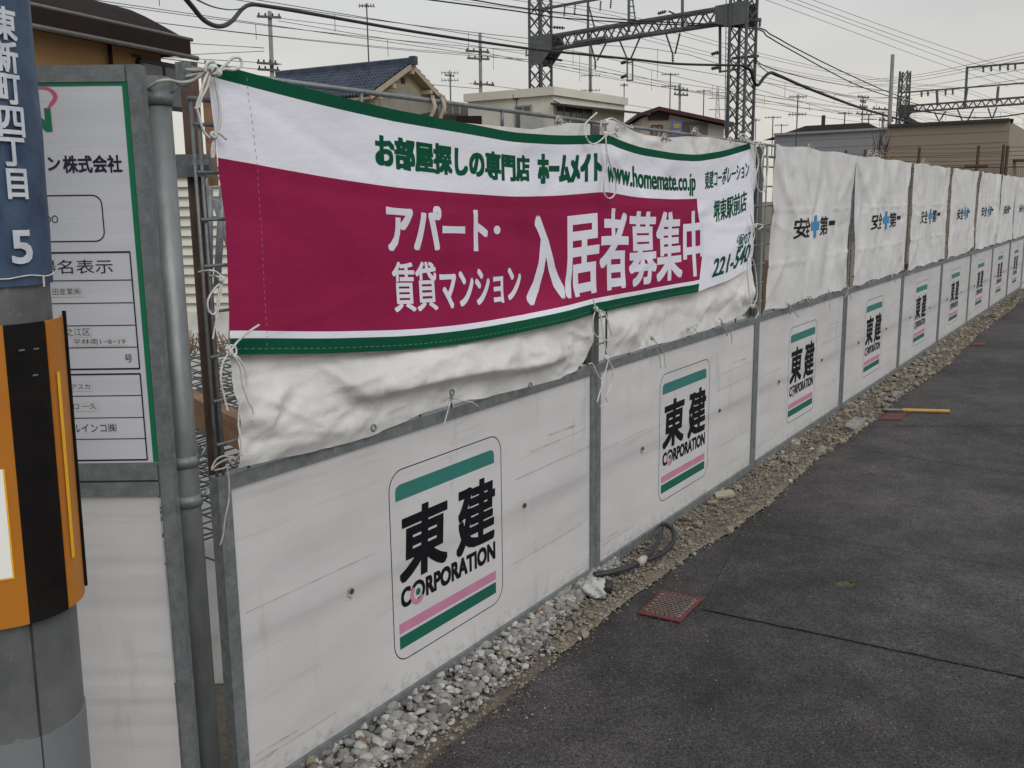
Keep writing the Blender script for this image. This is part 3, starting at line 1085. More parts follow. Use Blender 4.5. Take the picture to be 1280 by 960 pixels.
def mk_tarp(i):
    s = i * 3.7
    ub = UW * i
    u0, u1 = ub + .075, ub + UW - .055
    rn = random.Random(i)
    dl = [rn.uniform(-.015, .02) for _ in range(5)]
    FL = [((.03, .02), (rn.uniform(.2, .35), rn.uniform(.35, .6)), .016), ((.97, .02), (rn.uniform(.7, .85), rn.uniform(.3, .55)), .014),
          ((rn.uniform(.3, .4), .02), (rn.uniform(.32, .42), .35), .012), ((.04, .97), (.22, rn.uniform(.6, .75)), .014), ((.96, .97), (.8, rn.uniform(.6, .75)), .014),
          ((rn.uniform(.45, .6), .02), (rn.uniform(.45, .6), .25), .010), ((.04, .45), (.3, rn.uniform(.4, .55)), .009), ((.96, .48), (.75, rn.uniform(.4, .55)), -.010)] + \
        [((a, b), (a + rn.uniform(-.12, .12), b + rn.uniform(-.2, .2)), rn.choice((-.006, .006, .008))) for a, b in [(rn.uniform(.05, .95), rn.uniform(.05, .95)) for _ in range(12)]]

    def wf(u, t, z):
        x = (u - ub) / UW
        b = .020 + .016 * math.sin(x * 5 + s) * math.sin(t * 3.14) + .010 * math.sin(x * 13 + s * 2 + t * 2)
        # pull folds running from the upper corners
        d1 = (x - .08) * 1.3 - t * .55
        b += .018 * math.exp(-(d1 / .05) ** 2) * (1 - t)
        d2 = (.95 - x) * 1.5 - t * .4
        b += .012 * math.exp(-(d2 / .06) ** 2) * (1 - t * .7)
        d3 = x - .30 - .06 * t - .03 * math.sin(s)
        b += .014 * math.exp(-(d3 / .03) ** 2) * (1 - .4 * t)
        for hz in (1.41, 1.12):
            b += .007 * math.exp(-((z - hz) / .006) ** 2)
        for (p_, q_, a_) in FL:
            b += fold(x, t, p_, q_, .022, a_)
        return max(.018, b + .006 + crease(u * .8, z * .9, s, .010))

    left = lambda t: dl[0] + .03 * math.sin(t * 3.1 + s) * (1 if i == 3 else .4) + (.05 * math.exp(-((t - .72) / .16) ** 2) if i in (3,) else 0)
    right = lambda t: dl[1] + .018 * math.sin(t * 5 + s) + (-.02 * math.exp(-((t - .7) / .2) ** 2) if i == 2 else 0)
    bot = lambda u: .864 + .018 * abs(math.sin((u - ub) * 5.2 + s)) + (.05 * max(0, 1 - (ub + UW - .055 - u) / .25) if i == 5 else 0)
    top = lambda u: HT - .004 + .006 * math.sin(u * 9 + s)
    o = tarp(i, u0, u1, top, bot, wf, MESHTARP, TL[i - 2], nu=80 if i < 5 else 40, nz=60 if i < 5 else 30, left=left, right=right)
    fm = lambda x, y, h: W(x, wf(x, (HT - y) / (HT - .88), y) + .0035 + h, y)
    dx = ub - 3.6
    stp = .03 if i < 5 else .08
    U_ = lambda x: fen(x, 285, .03)[0]
    rngs = [(U_(989), U_(1002.5), '安'), (U_(1004), U_(1013), '全'), (U_(1027), U_(1036.5), '第'), (U_(1038), U_(1044.5), '一')]
    za_, zb_ = fen(1000, 297, .03)[1], fen(1000, 272.5, .03)[1]
    for (a, b, ch) in rngs:
        zz = (za_, zb_) if ch != '一' else ((za_ + zb_) / 2 + .002, (za_ + zb_) / 2 + .024)
        lettering(ch, (a + dx, b + dx, zz[0], zz[1]), fm, BLK, o, bold=.035 if ch != '一' else .3, step=stp)
    g = MB()
    def strip(x0, x1, z0, z1, n=6, lift=.004):
        vs_ = []
        horiz = (x1 - x0) > (z1 - z0)
        for k in range(n + 1):
            q = k / n
            if horiz: pr = ((x0 + (x1 - x0) * q, z0), (x0 + (x1 - x0) * q, z1))
            else: pr = ((x0, z0 + (z1 - z0) * q), (x1, z0 + (z1 - z0) * q))
            for (a_, b_) in pr: vs_.append(fm(a_ + dx, b_, lift - .0035 + .001))
        g.add(vs_, [(2 * k, 2 * k + 1, 2 * k + 3, 2 * k + 2) for k in range(n)])
    c0, cw = (U_(1016) + U_(1025.6)) / 2, (U_(1025.6) - U_(1016)) / 2
    zc = (za_ + zb_) / 2; hz = (zb_ - za_) * .60
    strip(c0 - cw * .30, c0 + cw * .30, zc - hz, zc + hz, 10)
    strip(c0 - cw, c0 - cw * .30, zc - .022, zc + .030)
    strip(c0 + cw * .30, c0 + cw, zc - .022, zc + .030)
    g.build('cross_print', SBLUE, o)
    return o


for i in range(2, 10):
    mk_tarp(i)

# orange boards and other things seen through the gaps
g = MB(); g.box((0, 0, 0), (.55, .04, .34))
o = g.build('board', WOOD); o.location = W(5.15, -.45, .72); o.rotation_euler = (0, 0, RZ)
tag(o, 'orange brown timber board seen through the gap between two tarps', 'board')
g = MB(); g.box((0, 0, 0), (.4, .03, .25))
o = g.build('board', WOOD); o.location = W(3.52, -.3, 1.0); o.rotation_euler = (0, 0, RZ)
tag(o, 'orange brown timber board behind the joint at the right edge of the banner', 'board')
g = MB(); g.box((0, 0, 0), (.9, .03, .1))
o = g.build('board', WOOD); o.location = W(7.2, -.06, .80); o.rotation_euler = (0, 0, RZ)
tag(o, 'thin orange timber edge peeping out under the fourth tarp', 'board')

# ================================================================== THE BANNER
BTOP = ([-.06, .057, .229, .404, .604, 1.008, 1.18, 1.45, 1.664, 1.76, 1.83, 2.078, 2.40, 2.646, 2.924, 3.288, 3.4],
        [1.775, 1.762, 1.744, 1.727, 1.711, 1.692, 1.682, 1.686, 1.697, 1.706, 1.700, 1.673, 1.662, 1.664, 1.690, 1.742, 1.76])
BBOT = ([-.06, .025, .327, .635, .827, .989, 1.388, 1.722, 2.095, 2.681, 3.05, 3.324, 3.4],
        [1.150, 1.143, 1.104, 1.073, 1.062, 1.058, 1.060, 1.066, 1.066, 1.068, 1.092, 1.128, 1.14])
_u = [fen(257, 100, .05)[0], fen(262, 140, .05)[0], fen(271, 195, .05)[0], fen(281, 270, .05)[0], fen(284, 330, .05)[0], fen(285, 400, .05)[0], fen(285, 443, .05)[0]]
_b = [0, .12, .31, .52, .7, .9, 1]
_ur = [fen(938, 180, .05)[0], fen(941, 215, .05)[0], fen(941, 245, .05)[0], fen(940, 290, .05)[0], fen(936, 330, .05)[0]]
_br = [0, .2, .4, .7, 1]
_bu, _bv = np.interp(np.linspace(-.2, 3.6, 400), *BTOP), np.interp(np.linspace(-.2, 3.6, 400), *BBOT)
ker = np.ones(17) / 17
_bu = np.convolve(np.pad(_bu, 8, mode='edge'), ker, 'valid'); _bv = np.convolve(np.pad(_bv, 8, mode='edge'), ker, 'valid')
_gx = np.linspace(-.2, 3.6, 400)


def btop(u): return float(np.interp(u, _gx, _bu))
def bbot(u): return float(np.interp(u, _gx, _bv))


BF = [((0.0, .02), (.55, .30)), ((.0, .05), (.22, .5)), ((1.76, .02), (1.35, .30)), ((1.76, .02), (2.15, .34)), ((1.76, .97), (1.4, .70)), ((1.76, .97), (2.2, .72)), ((3.3, .03), (2.9, .30)),
      ((3.28, .65), (2.85, .55)), ((3.28, .95), (2.8, .80)), ((.02, .97), (.5, .75)), ((.0, .36), (1.7, .385)), ((1.8, .385), (2.6, .37)), ((.62, .0), (.64, 1.0)), ((1.22, .05), (1.20, .95)),
      ((2.2, .1), (2.22, .9)), ((2.70, .50), (3.2, .54))]


def bw(u, b):
    return _bw(u, b) + sum((.0028 if k % 2 else -.0022) * math.exp(-(_sd(u, b, p, q) / .020) ** 2) for k, (p, q) in enumerate(BF))


def _sd(u, b, p, q):
    x, z, px_, pz, qx, qz = u, b * .62, p[0], p[1] * .62, q[0], q[1] * .62
    dx, dz = qx - px_, qz - pz
    t = max(0, min(1, ((x - px_) * dx + (z - pz) * dz) / (dx * dx + dz * dz)))
    return math.hypot(x - px_ - t * dx, z - pz - t * dz)


def _bw(u, b):
    r = .050
    r += .006 * noise.noise(Vector((u * 1.1 + b * 1.2, b * 2.6, 3.3)))
    r += .0045 * noise.noise(Vector((u * 2.4 - b * 2.0, b * 5.0, 8.3)))
    # sag folds hanging from the ties
    r += .006 * math.sin((b * 22 + 6 * (u - .9) ** 2)) * max(0, .35 - b) * (1 - min(1, abs(u - .9) / .9))
    r += .006 * math.sin((b * 24 + 7 * (u - 2.5) ** 2)) * max(0, .35 - b) * (1 - min(1, abs(u - 2.5) / .7))
    # pulled out at the joint where the rope crosses, lower edge loose
    r += .016 * math.exp(-((u - 1.77) / .10) ** 2) * (1 - b * .6)
    r += .030 * math.exp(-((u - 2.62) / .12) ** 2) * max(0, b - .5)
    r += .026 * math.exp(-((b - 1.0) / .14) ** 2) * min(1, max(0, u - .15)) * (1 if u < 1.5 else max(0, 1 - (u - 1.5) / .25))
    r += .02 * max(0, b - .4) * math.exp(-((u - 3.0) / .2) ** 2)
    return r


def bmap(u, b, h=0.0):
    """banner coordinates: u along, b 0 (top) .. 1 (bottom)"""
    # left / right edges pulled in
    ul, ur = np.interp(b, _b, _u), np.interp(b, _br, _ur)
    q = (u - (-.0)) / 3.3
    uu = u + (ul - 0.0) * max(0, 1 - u / .35) + (ur - 3.3) * max(0, (u - 2.95) / .35)
    zt, zb = btop(uu), bbot(uu)
    return W(uu, bw(uu, b) + h, zt + (zb - zt) * b)


NB = 120
ucols = list(np.linspace(0, 3.3, 221))
brows = sorted(set([round(x, 4) for x in np.linspace(0, 1, 71)] + [.048, .315, .913, .940]))
g = MB(); vs = []
for b in brows:
    
    sh_ = float(np.interp(b, [0, .315, .5, .75, .9, 1], [0, 0, .035, .06, .02, 0]))
    for u in ucols: vs.append(bmap(u + sh_ * math.exp(-((u - 2.655) / .2) ** 2), b))
nc = len(ucols)
for j in range(len(brows) - 1):
    bc = (brows[j] + brows[j + 1]) / 2
    for i in range(nc - 1):
        uc = (ucols[i] + ucols[i + 1]) / 2
        if bc < .048: m = 2
        elif bc < .315: m = 0
        elif uc > 2.6551: m = 0
        elif bc < .913: m = 1
        elif bc < .940: m = 0
        else: m = 2
        g.f.append((j * nc + i, j * nc + i + 1, (j + 1) * nc + i + 1, (j + 1) * nc + i)); g.mi.append(m)
g.v = [tuple(p) for p in vs]
banner = g.build('banner', [BW, BM, BG], None, True)
tag(banner, 'long white magenta and green cloth banner with rental advertising lettering tied across the fence', 'banner')
BL = lambda u, b, h: bmap(u, b, h + .0010)


def fx(px_, b):
    """banner u at photo column px_, height fraction b"""
    lo_u, hi_u = -.1, 3.5
    for _ in range(30):
        mid = (lo_u + hi_u) / 2
        P = bmap(mid, b) - CAM
        x = 640 + FPX * P.dot(_R) / P.dot(_F)
        if x < px_: lo_u = mid
        else: hi_u = mid
    return (lo_u + hi_u) / 2


def btext(t, x0, x1, b0, b1, m, bold=.06, shear=0.0):
    bc = (b0 + b1) / 2
    lettering(t, (fx(x0, bc), fx(x1, bc), b1, b0), BL, m, banner, bold=bold * .85, shear=shear, step=.02)


btext('お部屋探しの専門店', 470, 661, .112, .236, BG, .09)
btext('ホームメイト', 673, 751, .105, .245, BG, .12)
btext('www.homemate.co.jp', 759, 869, .13, .292, BG, .05)
btext('東建コーポレーション', 881, 936, .13, .26, BG, .035)
btext('堺東駅前店', 892, 933, .36, .52, BG, .04)
btext('☎07', 921, 938, .69, .80, BG, .03)
btext('221-540', 892, 937, .80, .93, BG, .07, shear=.25)
btext('アパート', 484, 608, .385, .575, BWT, .07)
btext('・', 617, 625, .46, .50, BWT, .05)
btext('賃貸', 491, 545, .625, .835, BWT, .028)
btext('マンション', 551, 650, .665, .835, BWT, .05)
btext('入居者募集中', 658, 878, .41, .875, BWT, .045)
# stitched hems
for b in (.006, .978):
    g = MB()
    for k in range(150):
        u = .02 + k * .022
        if b > .5 and u > 2.64: break
        g.add([bmap(u, b, .001), bmap(u + .013, b, .001), bmap(u + .013, b + .0018, .001), bmap(u, b + .0018, .001)], [(0, 1, 2, 3)])
    if b > .5:
        g.build('stitching', mat('thread', (.20, .34, .27), rough=.8), banner)['kind'] = 'stuff'
g = MB()
for k in range(40):
    b = .02 + k * .024
    g.add([bmap(.115, b, .001), bmap(.1165, b, .001), bmap(.1165, b + .012, .001), bmap(.115, b + .012, .001)], [(0, 1, 2, 3)])
g.build('stitching', mat('thread_pale', (.42, .22, .28), rough=.8), banner)['kind'] = 'stuff'

# ================================================================== ROPES
def rope(px_pts, wv, r, label, m=ROPE, n=7, closed=False, name='rope', group='ropes tying banner and tarps'):
    pts = []
    for q in px_pts:
        ww_ = q[2] if len(q) > 2 else wv
        P = onplane(q[0], q[1], P0 + EN * ww_, EN)
        pts.append(P)
    g = MB()
    g.tube(smooth_pts(pts, n), r, 6)
    return g


def ropes(name, label, strands, m=ROPE, wv=.075, r=.0033, cat='rope', knots=()):
    g = MB()
    for st in strands:
        pts = [onplane(q[0], q[1], P0 + EN * (q[2] if len(q) > 2 else wv), EN) for q in st]
        g.tube(smooth_pts(pts, 7), r * .86, 6)
    for (x, y, k) in knots:
        c = onplane(x, y, P0 + EN * (wv + .004), EN)
        g2 = rng.normal(size=(3, 3))
        for a in range(3):
            ax = Vector(g2[a]).normalized(); o1 = ax.orthogonal().normalized(); o2 = ax.cross(o1)
            g.tube([c + (o1 * math.cos(t / 10 * 6.283) + o2 * math.sin(t / 10 * 6.283)) * k for t in range(11)], r * .95, 6)
    o = g.build(name, m, None, True)
    return tag(o, label, cat, 'ropes and strings tying banner and tarps')


ropes('rope', 'white rope bow with long loops at the top left corner of the banner', [
    [(262, 86), (256, 100), (250, 120), (246, 133), (249, 145), (254, 163), (262, 172), (268, 170), (270, 165)],
    [(262, 84), (268, 90), (270, 105), (274, 130), (275, 150), (271, 167), (266, 180), (265, 197), (268, 190), (266, 172)],
    [(264, 88), (259, 108), (252, 122), (249, 132), (244, 136)],
    [(272, 92), (276, 86), (283, 80), (290, 73), (298, 72), (302, 77), (300, 84), (292, 87), (282, 86), (275, 88)],
    [(257, 90), (258, 80), (263, 77), (268, 78), (270, 84), (273, 92)],
    [(269, 165), (275, 167), (283, 174)]], r=.0036, knots=((266, 87, .009), (272, 90, .007), (267, 169, .006)))
ropes('rope', 'old greyish rope wound from the sign frame over the corner pipe to the banner corner', [
    [(182, 113, .0), (188, 108, .03), (198, 102, .05), (210, 100, .055), (225, 103, .05), (240, 101, .05), (250, 95, .06), (262, 88, .07)],
    [(232, 87, .02), (245, 88, .04), (258, 87, .06)], [(232, 96, .02), (246, 93, .04), (258, 91, .06)]], m=STRING, r=.0042)
ropes('rope', 'thin white rope loop at the left edge of the banner, half way up', [
    [(248, 340, .0), (262, 338), (272, 341), (278, 350), (268, 361), (260, 375), (261, 388), (267, 393), (271, 385), (274, 362), (278, 350)],
    [(278, 350), (276, 370), (272, 390), (268, 412), (266, 424)], [(262, 345, .0), (270, 345), (277, 349)]], r=.0026, knots=((277, 349, .006),))
ropes('rope', 'white rope bow at the lower left corner of the banner, long tails hanging', [
    [(324, 406, .09), (312, 414, .09), (298, 426), (290, 436), (286, 441)],
    [(286, 441), (278, 455), (276, 475), (280, 495), (285, 515)],
    [(290, 441), (300, 450), (308, 468), (307, 490), (300, 505), (298, 530), (301, 550), (302, 570)],
    [(292, 444), (300, 458), (303, 480), (310, 500), (317, 515), (314, 527)],
    [(286, 441), (288, 432), (294, 434), (295, 442), (288, 446)]], r=.0030, knots=((289, 441, .008),))
ropes('rope', 'dirty string bundle on the rail at the bottom left tarp corner', [
    [(264, 588), (272, 580), (284, 574), (296, 573), (306, 577), (320, 572)], [(264, 586), (270, 575), (280, 570), (290, 574), (282, 584), (268, 588)],
    [(283, 580), (286, 600), (286, 625), (281, 650), (279, 668), (275, 682)], [(296, 573), (302, 566), (318, 570)]], m=STRING, wv=.03, r=.0024, knots=((290, 575, .008),))
ropes('rope', 'white rope loop hanging over the banner at its middle top', [
    [(732, 170), (736, 177), (742, 180, .085), (750, 176, .085), (757, 169)],
    [(757, 168, .09), (758, 185, .09), (761, 200, .09), (766, 215, .09), (770, 230, .09), (768, 243, .09), (762, 248, .09), (756, 243, .09), (755, 228, .09), (759, 208, .09), (758, 190, .09)],
    [(752, 150), (751, 158), (754, 166), (760, 168), (768, 166), (772, 171)],
    [(757, 150), (765, 148), (775, 153), (790, 160), (789, 156)],
    [(731, 170, .05), (730, 158, .04), (736, 150, .03), (746, 141, .02)]],
    r=.0034, knots=((757, 168, .008), (757, 153, .009), (772, 161, .007)))
ropes('rope', 'white rope loops hanging from the bottom middle of the banner over the fence joint', [
    [(741, 373, .08), (743, 380, .085), (745, 386, .085)],
    [(745, 386), (741, 400), (742, 415), (748, 421), (752, 410), (751, 395), (746, 387)],
    [(745, 386), (756, 392), (762, 410), (765, 422), (760, 426), (756, 424)],
    [(750, 388), (753, 410), (757, 435), (760, 450), (755, 470), (750, 490), (746, 503)],
    [(760, 450, .04), (766, 462, .04), (764, 480, .04), (758, 495, .04), (759, 505, .04), (750, 508, .04)],
    [(736, 455, .03), (741, 455, .03), (747, 468, .03), (751, 474, .03)]], r=.0030, knots=((745, 386, .008), (757, 447, .008)))
ropes('rope', 'white rope hanging in a long loop at the top right corner of the banner', [
    [(925, 170), (933, 174), (942, 178), (950, 177)],
    [(942, 178), (946, 190), (948, 205), (945, 220), (947, 235), (953, 240), (955, 228), (952, 205), (954, 190), (948, 180)],
    [(950, 177), (958, 186), (960, 205), (958, 225), (956, 240)], [(943, 178), (944, 195), (943, 210)],
    [(936, 173), (930, 168), (924, 169), (932, 176), (946, 180), (955, 179)]], r=.0038, knots=((944, 178, .010), (950, 179, .008)))
ropes('rope', 'white rope tied through the lower right edge of the banner beside the joint', [
    [(935, 320), (940, 323), (944, 335), (946, 355), (946, 372), (940, 385)], [(935, 322), (934, 340), (936, 360), (938, 380)],
    [(939, 372), (944, 380), (948, 390), (944, 398)], [(938, 268), (943, 290), (941, 302), (937, 306)], [(937, 283), (946, 280), (954, 282), (948, 287)]],
    r=.0032, knots=((941, 383, .009), (944, 283, .008)))

STR = [(565, 496, 'string tied through the eyelet at the middle of the crumpled tarp', [[(563, 497), (575, 500), (590, 503), (598, 508)], [(562, 500), (560, 513)], [(564, 500), (558, 520), (555, 532)], [(555, 510), (562, 497), (568, 510)]]),
       (815, 423, 'string with a long tail on the top rail left of the second logo', [[(815, 423), (822, 430), (829, 438), (831, 452), (832, 460)], [(812, 420), (818, 424)], [(819, 430), (824, 445), (826, 460)]]),
       (860, 412, 'knotted string on the top rail above the second logo', [[(856, 415), (866, 408), (872, 406), (868, 414), (858, 417)], [(866, 408), (873, 418)]]),
       (903, 404, 'string with a curved tail right of the second logo', [[(899, 398), (905, 404), (912, 412), (915, 425), (914, 430)], [(905, 404), (909, 420)]]),
       (988, 381, 'string tail on the rail above the third logo', [[(984, 378), (990, 386), (998, 396)], [(988, 380), (988, 394)]]),
       (1011, 373, 'white string knot right above the third logo', [[(1003, 375), (1012, 370), (1018, 380)], [(1008, 374), (1015, 384)]]),
       (1037, 366, 'short string hanging from the rail before the fourth joint', [[(1036, 362), (1038, 374), (1037, 386)]]),
       (1060, 360, 'white string bunch at the joint beside the orange board gap', [[(1055, 358), (1062, 368), (1064, 374)], [(1057, 352), (1060, 362), (1056, 372)]]),
       (1115, 345, 'white string tail above the fourth logo', [[(1112, 343), (1118, 350), (1120, 354)]]),
       (1135, 338, 'white string at the joint right of the fourth logo', [[(1130, 336), (1136, 342), (1142, 341)]]),
       (1212, 314, 'pale loose string end at the far lower tarp corner', [[(1205, 310), (1214, 316), (1222, 321)]])]
for (x, y, lb, st) in STR:
    ropes('string', lb, st, m=STRING if x > 600 else ROPE, wv=.045, r=.0022 if x < 900 else .0030, cat='string', knots=((x, y, .007),))
for (x, y, lb) in [(1012, 185, 'grey string knot on the top edge of the tarp right of the banner'), (1088, 192, 'white string bow on top of the second printed tarp'),
                   (1096, 193, 'white looped string on the top edge before the third joint'), (830, 172, 'small tie on the top rail above the web address'),
                   (912, 176, 'small tie on the top rail near the upper right banner corner'), (868, 165, 'grey cloth strip tied over the top rail'), (698, 150, 'pale string end on the rail just left of the middle knot'),
                   (1155, 203, 'pale string along the top edge of the fourth printed tarp')]:
    ropes('string', lb, [[(x - 4, y + 3), (x, y - 5), (x + 5, y), (x + 3, y + 5)], [(x, y), (x + 9, y + 3)]], m=STRING, wv=.02, r=.0035, cat='string', knots=((x, y, .008),))
# white plastic strips wrapped round the top rails
g = MB()
for xx in (541, 553):
    a, b = onplane(xx, 124, P0 + EN * .012, EN), onplane(xx - 2, 146, P0 + EN * .014, EN)
    g.tube(smooth_pts([a + Vector((0, 0, .01)), a, a.lerp(b, .5) + EN * .01, b, b - Vector((0, 0, .015))], 5), [.006] * 21, 6)
tag(g.build('tie_strip', TRIMW, None, True), 'pair of cream strips bound round the two upper rails above the banner lettering', 'tie strip')
# eyelets
for (x, y, lb) in ((467, 535, 'metal eyelet at the lower edge of the crumpled tarp, left of its string'), (663, 482, 'metal eyelet in the tarp hem near the fence joint'),
                   (565, 491, 'metal eyelet in the tarp hem holding the string')):
    c = onplane(x, y, P0 + EN * .062, EN)
    g = MB()
    g.tube([c + (EU * math.cos(a / 14 * 6.283) + Vector((0, 0, 1)) * math.sin(a / 14 * 6.283)) * .0085 for a in range(15)], .003, 6)
    tag(g.build('eyelet', GALV, None, True), lb, 'eyelet', 'tarp eyelets')

# ================================================================== LEFT FENCE WITH THE SITE SIGN
LX, LY, PHI = -0.7239, 1.9834, 0.0054
LE = Vector((math.cos(PHI), math.sin(PHI), 0))
ZT, ZM2, ZM3 = 1.742, .932, .891
LR = empty('sign_fence', (LX, LY, 0), PHI)
tag(LR, 'galvanised fence panel behind the utility pole, white sheet below the construction notice', 'fence panel')


def lp(x, y, dy=0.0):
    """pixel to local (x,z) on the left fence plane moved dy towards the camera"""
    n = Vector((math.sin(PHI), -math.cos(PHI), 0))
    P = onplane(x, y, Vector((LX, LY, 0)) + n * dy, n)
    d = P - Vector((LX, LY, 0))
    return d.dot(LE), P.z


def LB(x0, x1, z0, z1, y0=-.014, y1=.018):
    g = MB(); g.box((x0, y0, z0), (x1, y1, z1)); return g


WL = 1.8
LB(-.026, 0, 0, ZT).build('side_post', GALV, LR)
LB(-WL, -WL + .034, 0, ZT).build('side_post', GALV, LR)
LB(-.030, -.026, .0, ZT, -.0105, .012).build('post_lip', GALV, LR)
LB(-WL + .034, -.031, ZT - .032, ZT, -.013, .018).build('top_rail', GALV, LR)
LB(-WL + .034, -.031, ZM2 - .036, ZM2, -.013, .018).build('middle_rail', GALV, LR)
LB(-WL + .034, -.031, ZM3 - .030, ZM3, -.013, .018).build('middle_rail', GALV, LR)
LB(-WL + .034, -.031, .01, .045, -.013, .018).build('bottom_rail', GALV, LR)


def lsheet(x0, x1, z0, z1, y, m, name, nseam=()):
    g = MB(); nu, nz = 30, 60; vs = []
    for j in range(nz + 1):
        for i in range(nu + 1):
            x = x0 + (x1 - x0) * i / nu; z = z0 + (z1 - z0) * j / nz
            d = .0012 * noise.noise(Vector((x * 2, z * 7, 1)))
            for s_ in nseam: d += .0035 * math.exp(-((z - s_) / .009) ** 2)
            vs.append((x, y + d, z))
    g.add(vs, [(j * (nu + 1) + i, j * (nu + 1) + i + 1, (j + 1) * (nu + 1) + i + 1, (j + 1) * (nu + 1) + i) for j in range(nz) for i in range(nu)])
    return g.build(name, m, LR, True)


lsheet(-WL + .03, -.036, .04, ZM3 - .025, -.004, SHEET, 'plastic_sheet', (.70, .60, .44, .32))
# the notice itself is a board of its own
SG = empty('notice_board', (LX, LY, 0), PHI)
tag(SG, 'white construction notice board with green border, company name and ruled table', 'sign')
g = MB(); g.box((-WL + .036, -.010, ZM2 + .002), (-.0305, -.004, ZT - .034)); g.build('board_face', SIGNW, SG)
SY = -.0104


def sf(x, y, h): return (x, SY - h, y)


def sbar(x0, z0, x1, z1, m, h=.0004, name='border_line'):
    g = MB(); g.add([sf(x0, z0, h), sf(x1, z0, h), sf(x1, z1, h), sf(x0, z1, h)], [(0, 1, 2, 3)])
    return g.build(name, m, SG)


gx0, gz0 = lp(154, 101, .01); gx1, gz1 = lp(161, 107, .01)
xr_in, xr_out = gx0 - .003, gx1 - .001
zt_ = lp(100, 101, .01)[1]
zb_ = lp(150, 107, .01)[1]
sbar(-WL + .06, zb_, xr_in, zt_, SGREEN)
sbar(xr_in, ZM2 + .003, xr_out, zt_, SGREEN)


def sline(pts, t=.0022, m=INKB):
    """thin printed line through pixel points"""
    g = MB()
    q = [lp(x, y, .011) for x, y in pts]
    for (a, b) in zip(q, q[1:]):
        if abs(a[0] - b[0]) > abs(a[1] - b[1]):
            z = (a[1] + b[1]) / 2
            x0, x1 = sorted((a[0], b[0]))
            g.add([sf(x0, z - t / 2, .0006), sf(x1, z - t / 2, .0006), sf(x1, z + t / 2, .0006), sf(x0, z + t / 2, .0006)], [(0, 1, 2, 3)])
        else:
            x = (a[0] + b[0]) / 2
            z0, z1 = sorted((a[1], b[1]))
            g.add([sf(x - t / 2, z0, .0007), sf(x + t / 2, z0, .0007), sf(x + t / 2, z1, .0007), sf(x - t / 2, z1, .0007)], [(0, 1, 2, 3)])
    return g.build('table_line', m, SG)


# rows of the two tables (right edge is vertical in the place)
xt = lp(164, 331, .011)[0]
rows1 = [315, 350, 378.5, 406.5, 434, 461]
rows2 = [467.5, 494.5, 522, 548.5, 575]
for rws in (rows1, rows2):
    zz = [lp(150, y, .011)[1] for y in rws]
    g = MB()
    for k, z in enumerate(zz):
        t = .0034 if k in (0, len(zz) - 1) or rws[k] == 467.5 else .0018
        g = MB(); g.add([sf(-WL + .1, z - t / 2, .0006), sf(xt, z - t / 2, .0006), sf(xt, z + t / 2, .0006), sf(-WL + .1, z + t / 2, .0006)], [(0, 1, 2, 3)])
        g.build('table_line', INKB, SG)
    g = MB(); g.add([sf(xt - .002, zz[-1], .0007), sf(xt + .0008, zz[-1], .0007), sf(xt + .0008, zz[0], .0007), sf(xt - .002, zz[0], .0007)], [(0, 1, 2, 3)])
    g.build('table_line', INKB, SG)
# rounded box
bx1, bz1 = lp(128, 243, .011); bx1b, bz0 = lp(131, 302, .011)
g = MB(); out, inn = [], []
r_, t_ = .02, .0024
X0, X1, Z0, Z1 = -.62, (bx1 + bx1b) / 2, bz0, bz1
for (cx, cz, a0) in ((X1 - r_, Z1 - r_, 0), (X0 + r_, Z1 - r_, 90), (X0 + r_, Z0 + r_, 180), (X1 - r_, Z0 + r_, 270)):
    for k in range(7):
        a = math.radians(a0 + 15 * k)
        out.append(sf(cx + r_ * math.cos(a), cz + r_ * math.sin(a), .0006)); inn.append(sf(cx + (r_ - t_) * math.cos(a), cz + (r_ - t_) * math.sin(a), .0006))
N_ = len(out)
g.add(out + inn, [(i, (i + 1) % N_, N_ + (i + 1) % N_, N_ + i) for i in range(N_)])
g.build('box_outline', INKB, SG)


def stext(t, x0, x1, y0, y1, m=INKB, bold=0.0, cell=None):
    ax, az = lp(x0, y1, .011); bx, bz = lp(x1, y0, .011)
    if cell:
        g = MB(); c = cell
        g.add([sf(ax - c, az - c, .0004), sf(bx + c, az - c, .0004), sf(bx + c, bz + c, .0004), sf(ax - c, bz + c, .0004)], [(0, 1, 2, 3)])
        g.build('label_strip', STICK, SG)
    lettering(t, (ax, bx, az, bz), lambda x, y, h: sf(x, y, h + .0005), m, SG, bold=bold)


stext('ション', 22, 74, 196, 214, bold=.05)
stext('株式会社', 80, 151, 194, 216, bold=.05)
stext('OO', 56, 72, 269, 279)
stext('現場名表示', 24, 140, 324, 343)
stext('田産業㈱', 66, 100, 360, 369, cell=.004)
stext('住之江区', 72, 112, 410, 420, cell=.003)
stext('平林南1−8−19', 92, 156, 423, 431, cell=.003)
stext('号', 156, 165, 443, 453)
stext('アスカ', 89, 112, 480, 487, cell=.004)
stext('川口 一久', 82, 120, 504, 512, cell=.004)
stext('ルインコ㈱', 91, 145, 529, 541)
stext('N', 36, 61, 137, 163, m=SGREEN, bold=.16)
g = MB(); vs = []
arc = [(30, 113, .5), (50, 110, 2.0), (60, 111, 3.6), (67, 116, 5), (69, 122, 5.4), (64, 130, 4.2), (58, 137, .6)]
cps = []
for (x, y, t) in arc:
    cps.append((Vector((*lp(x, y, .011), 0)), t))
pts = smooth_pts([c[0] for c in cps], 5)
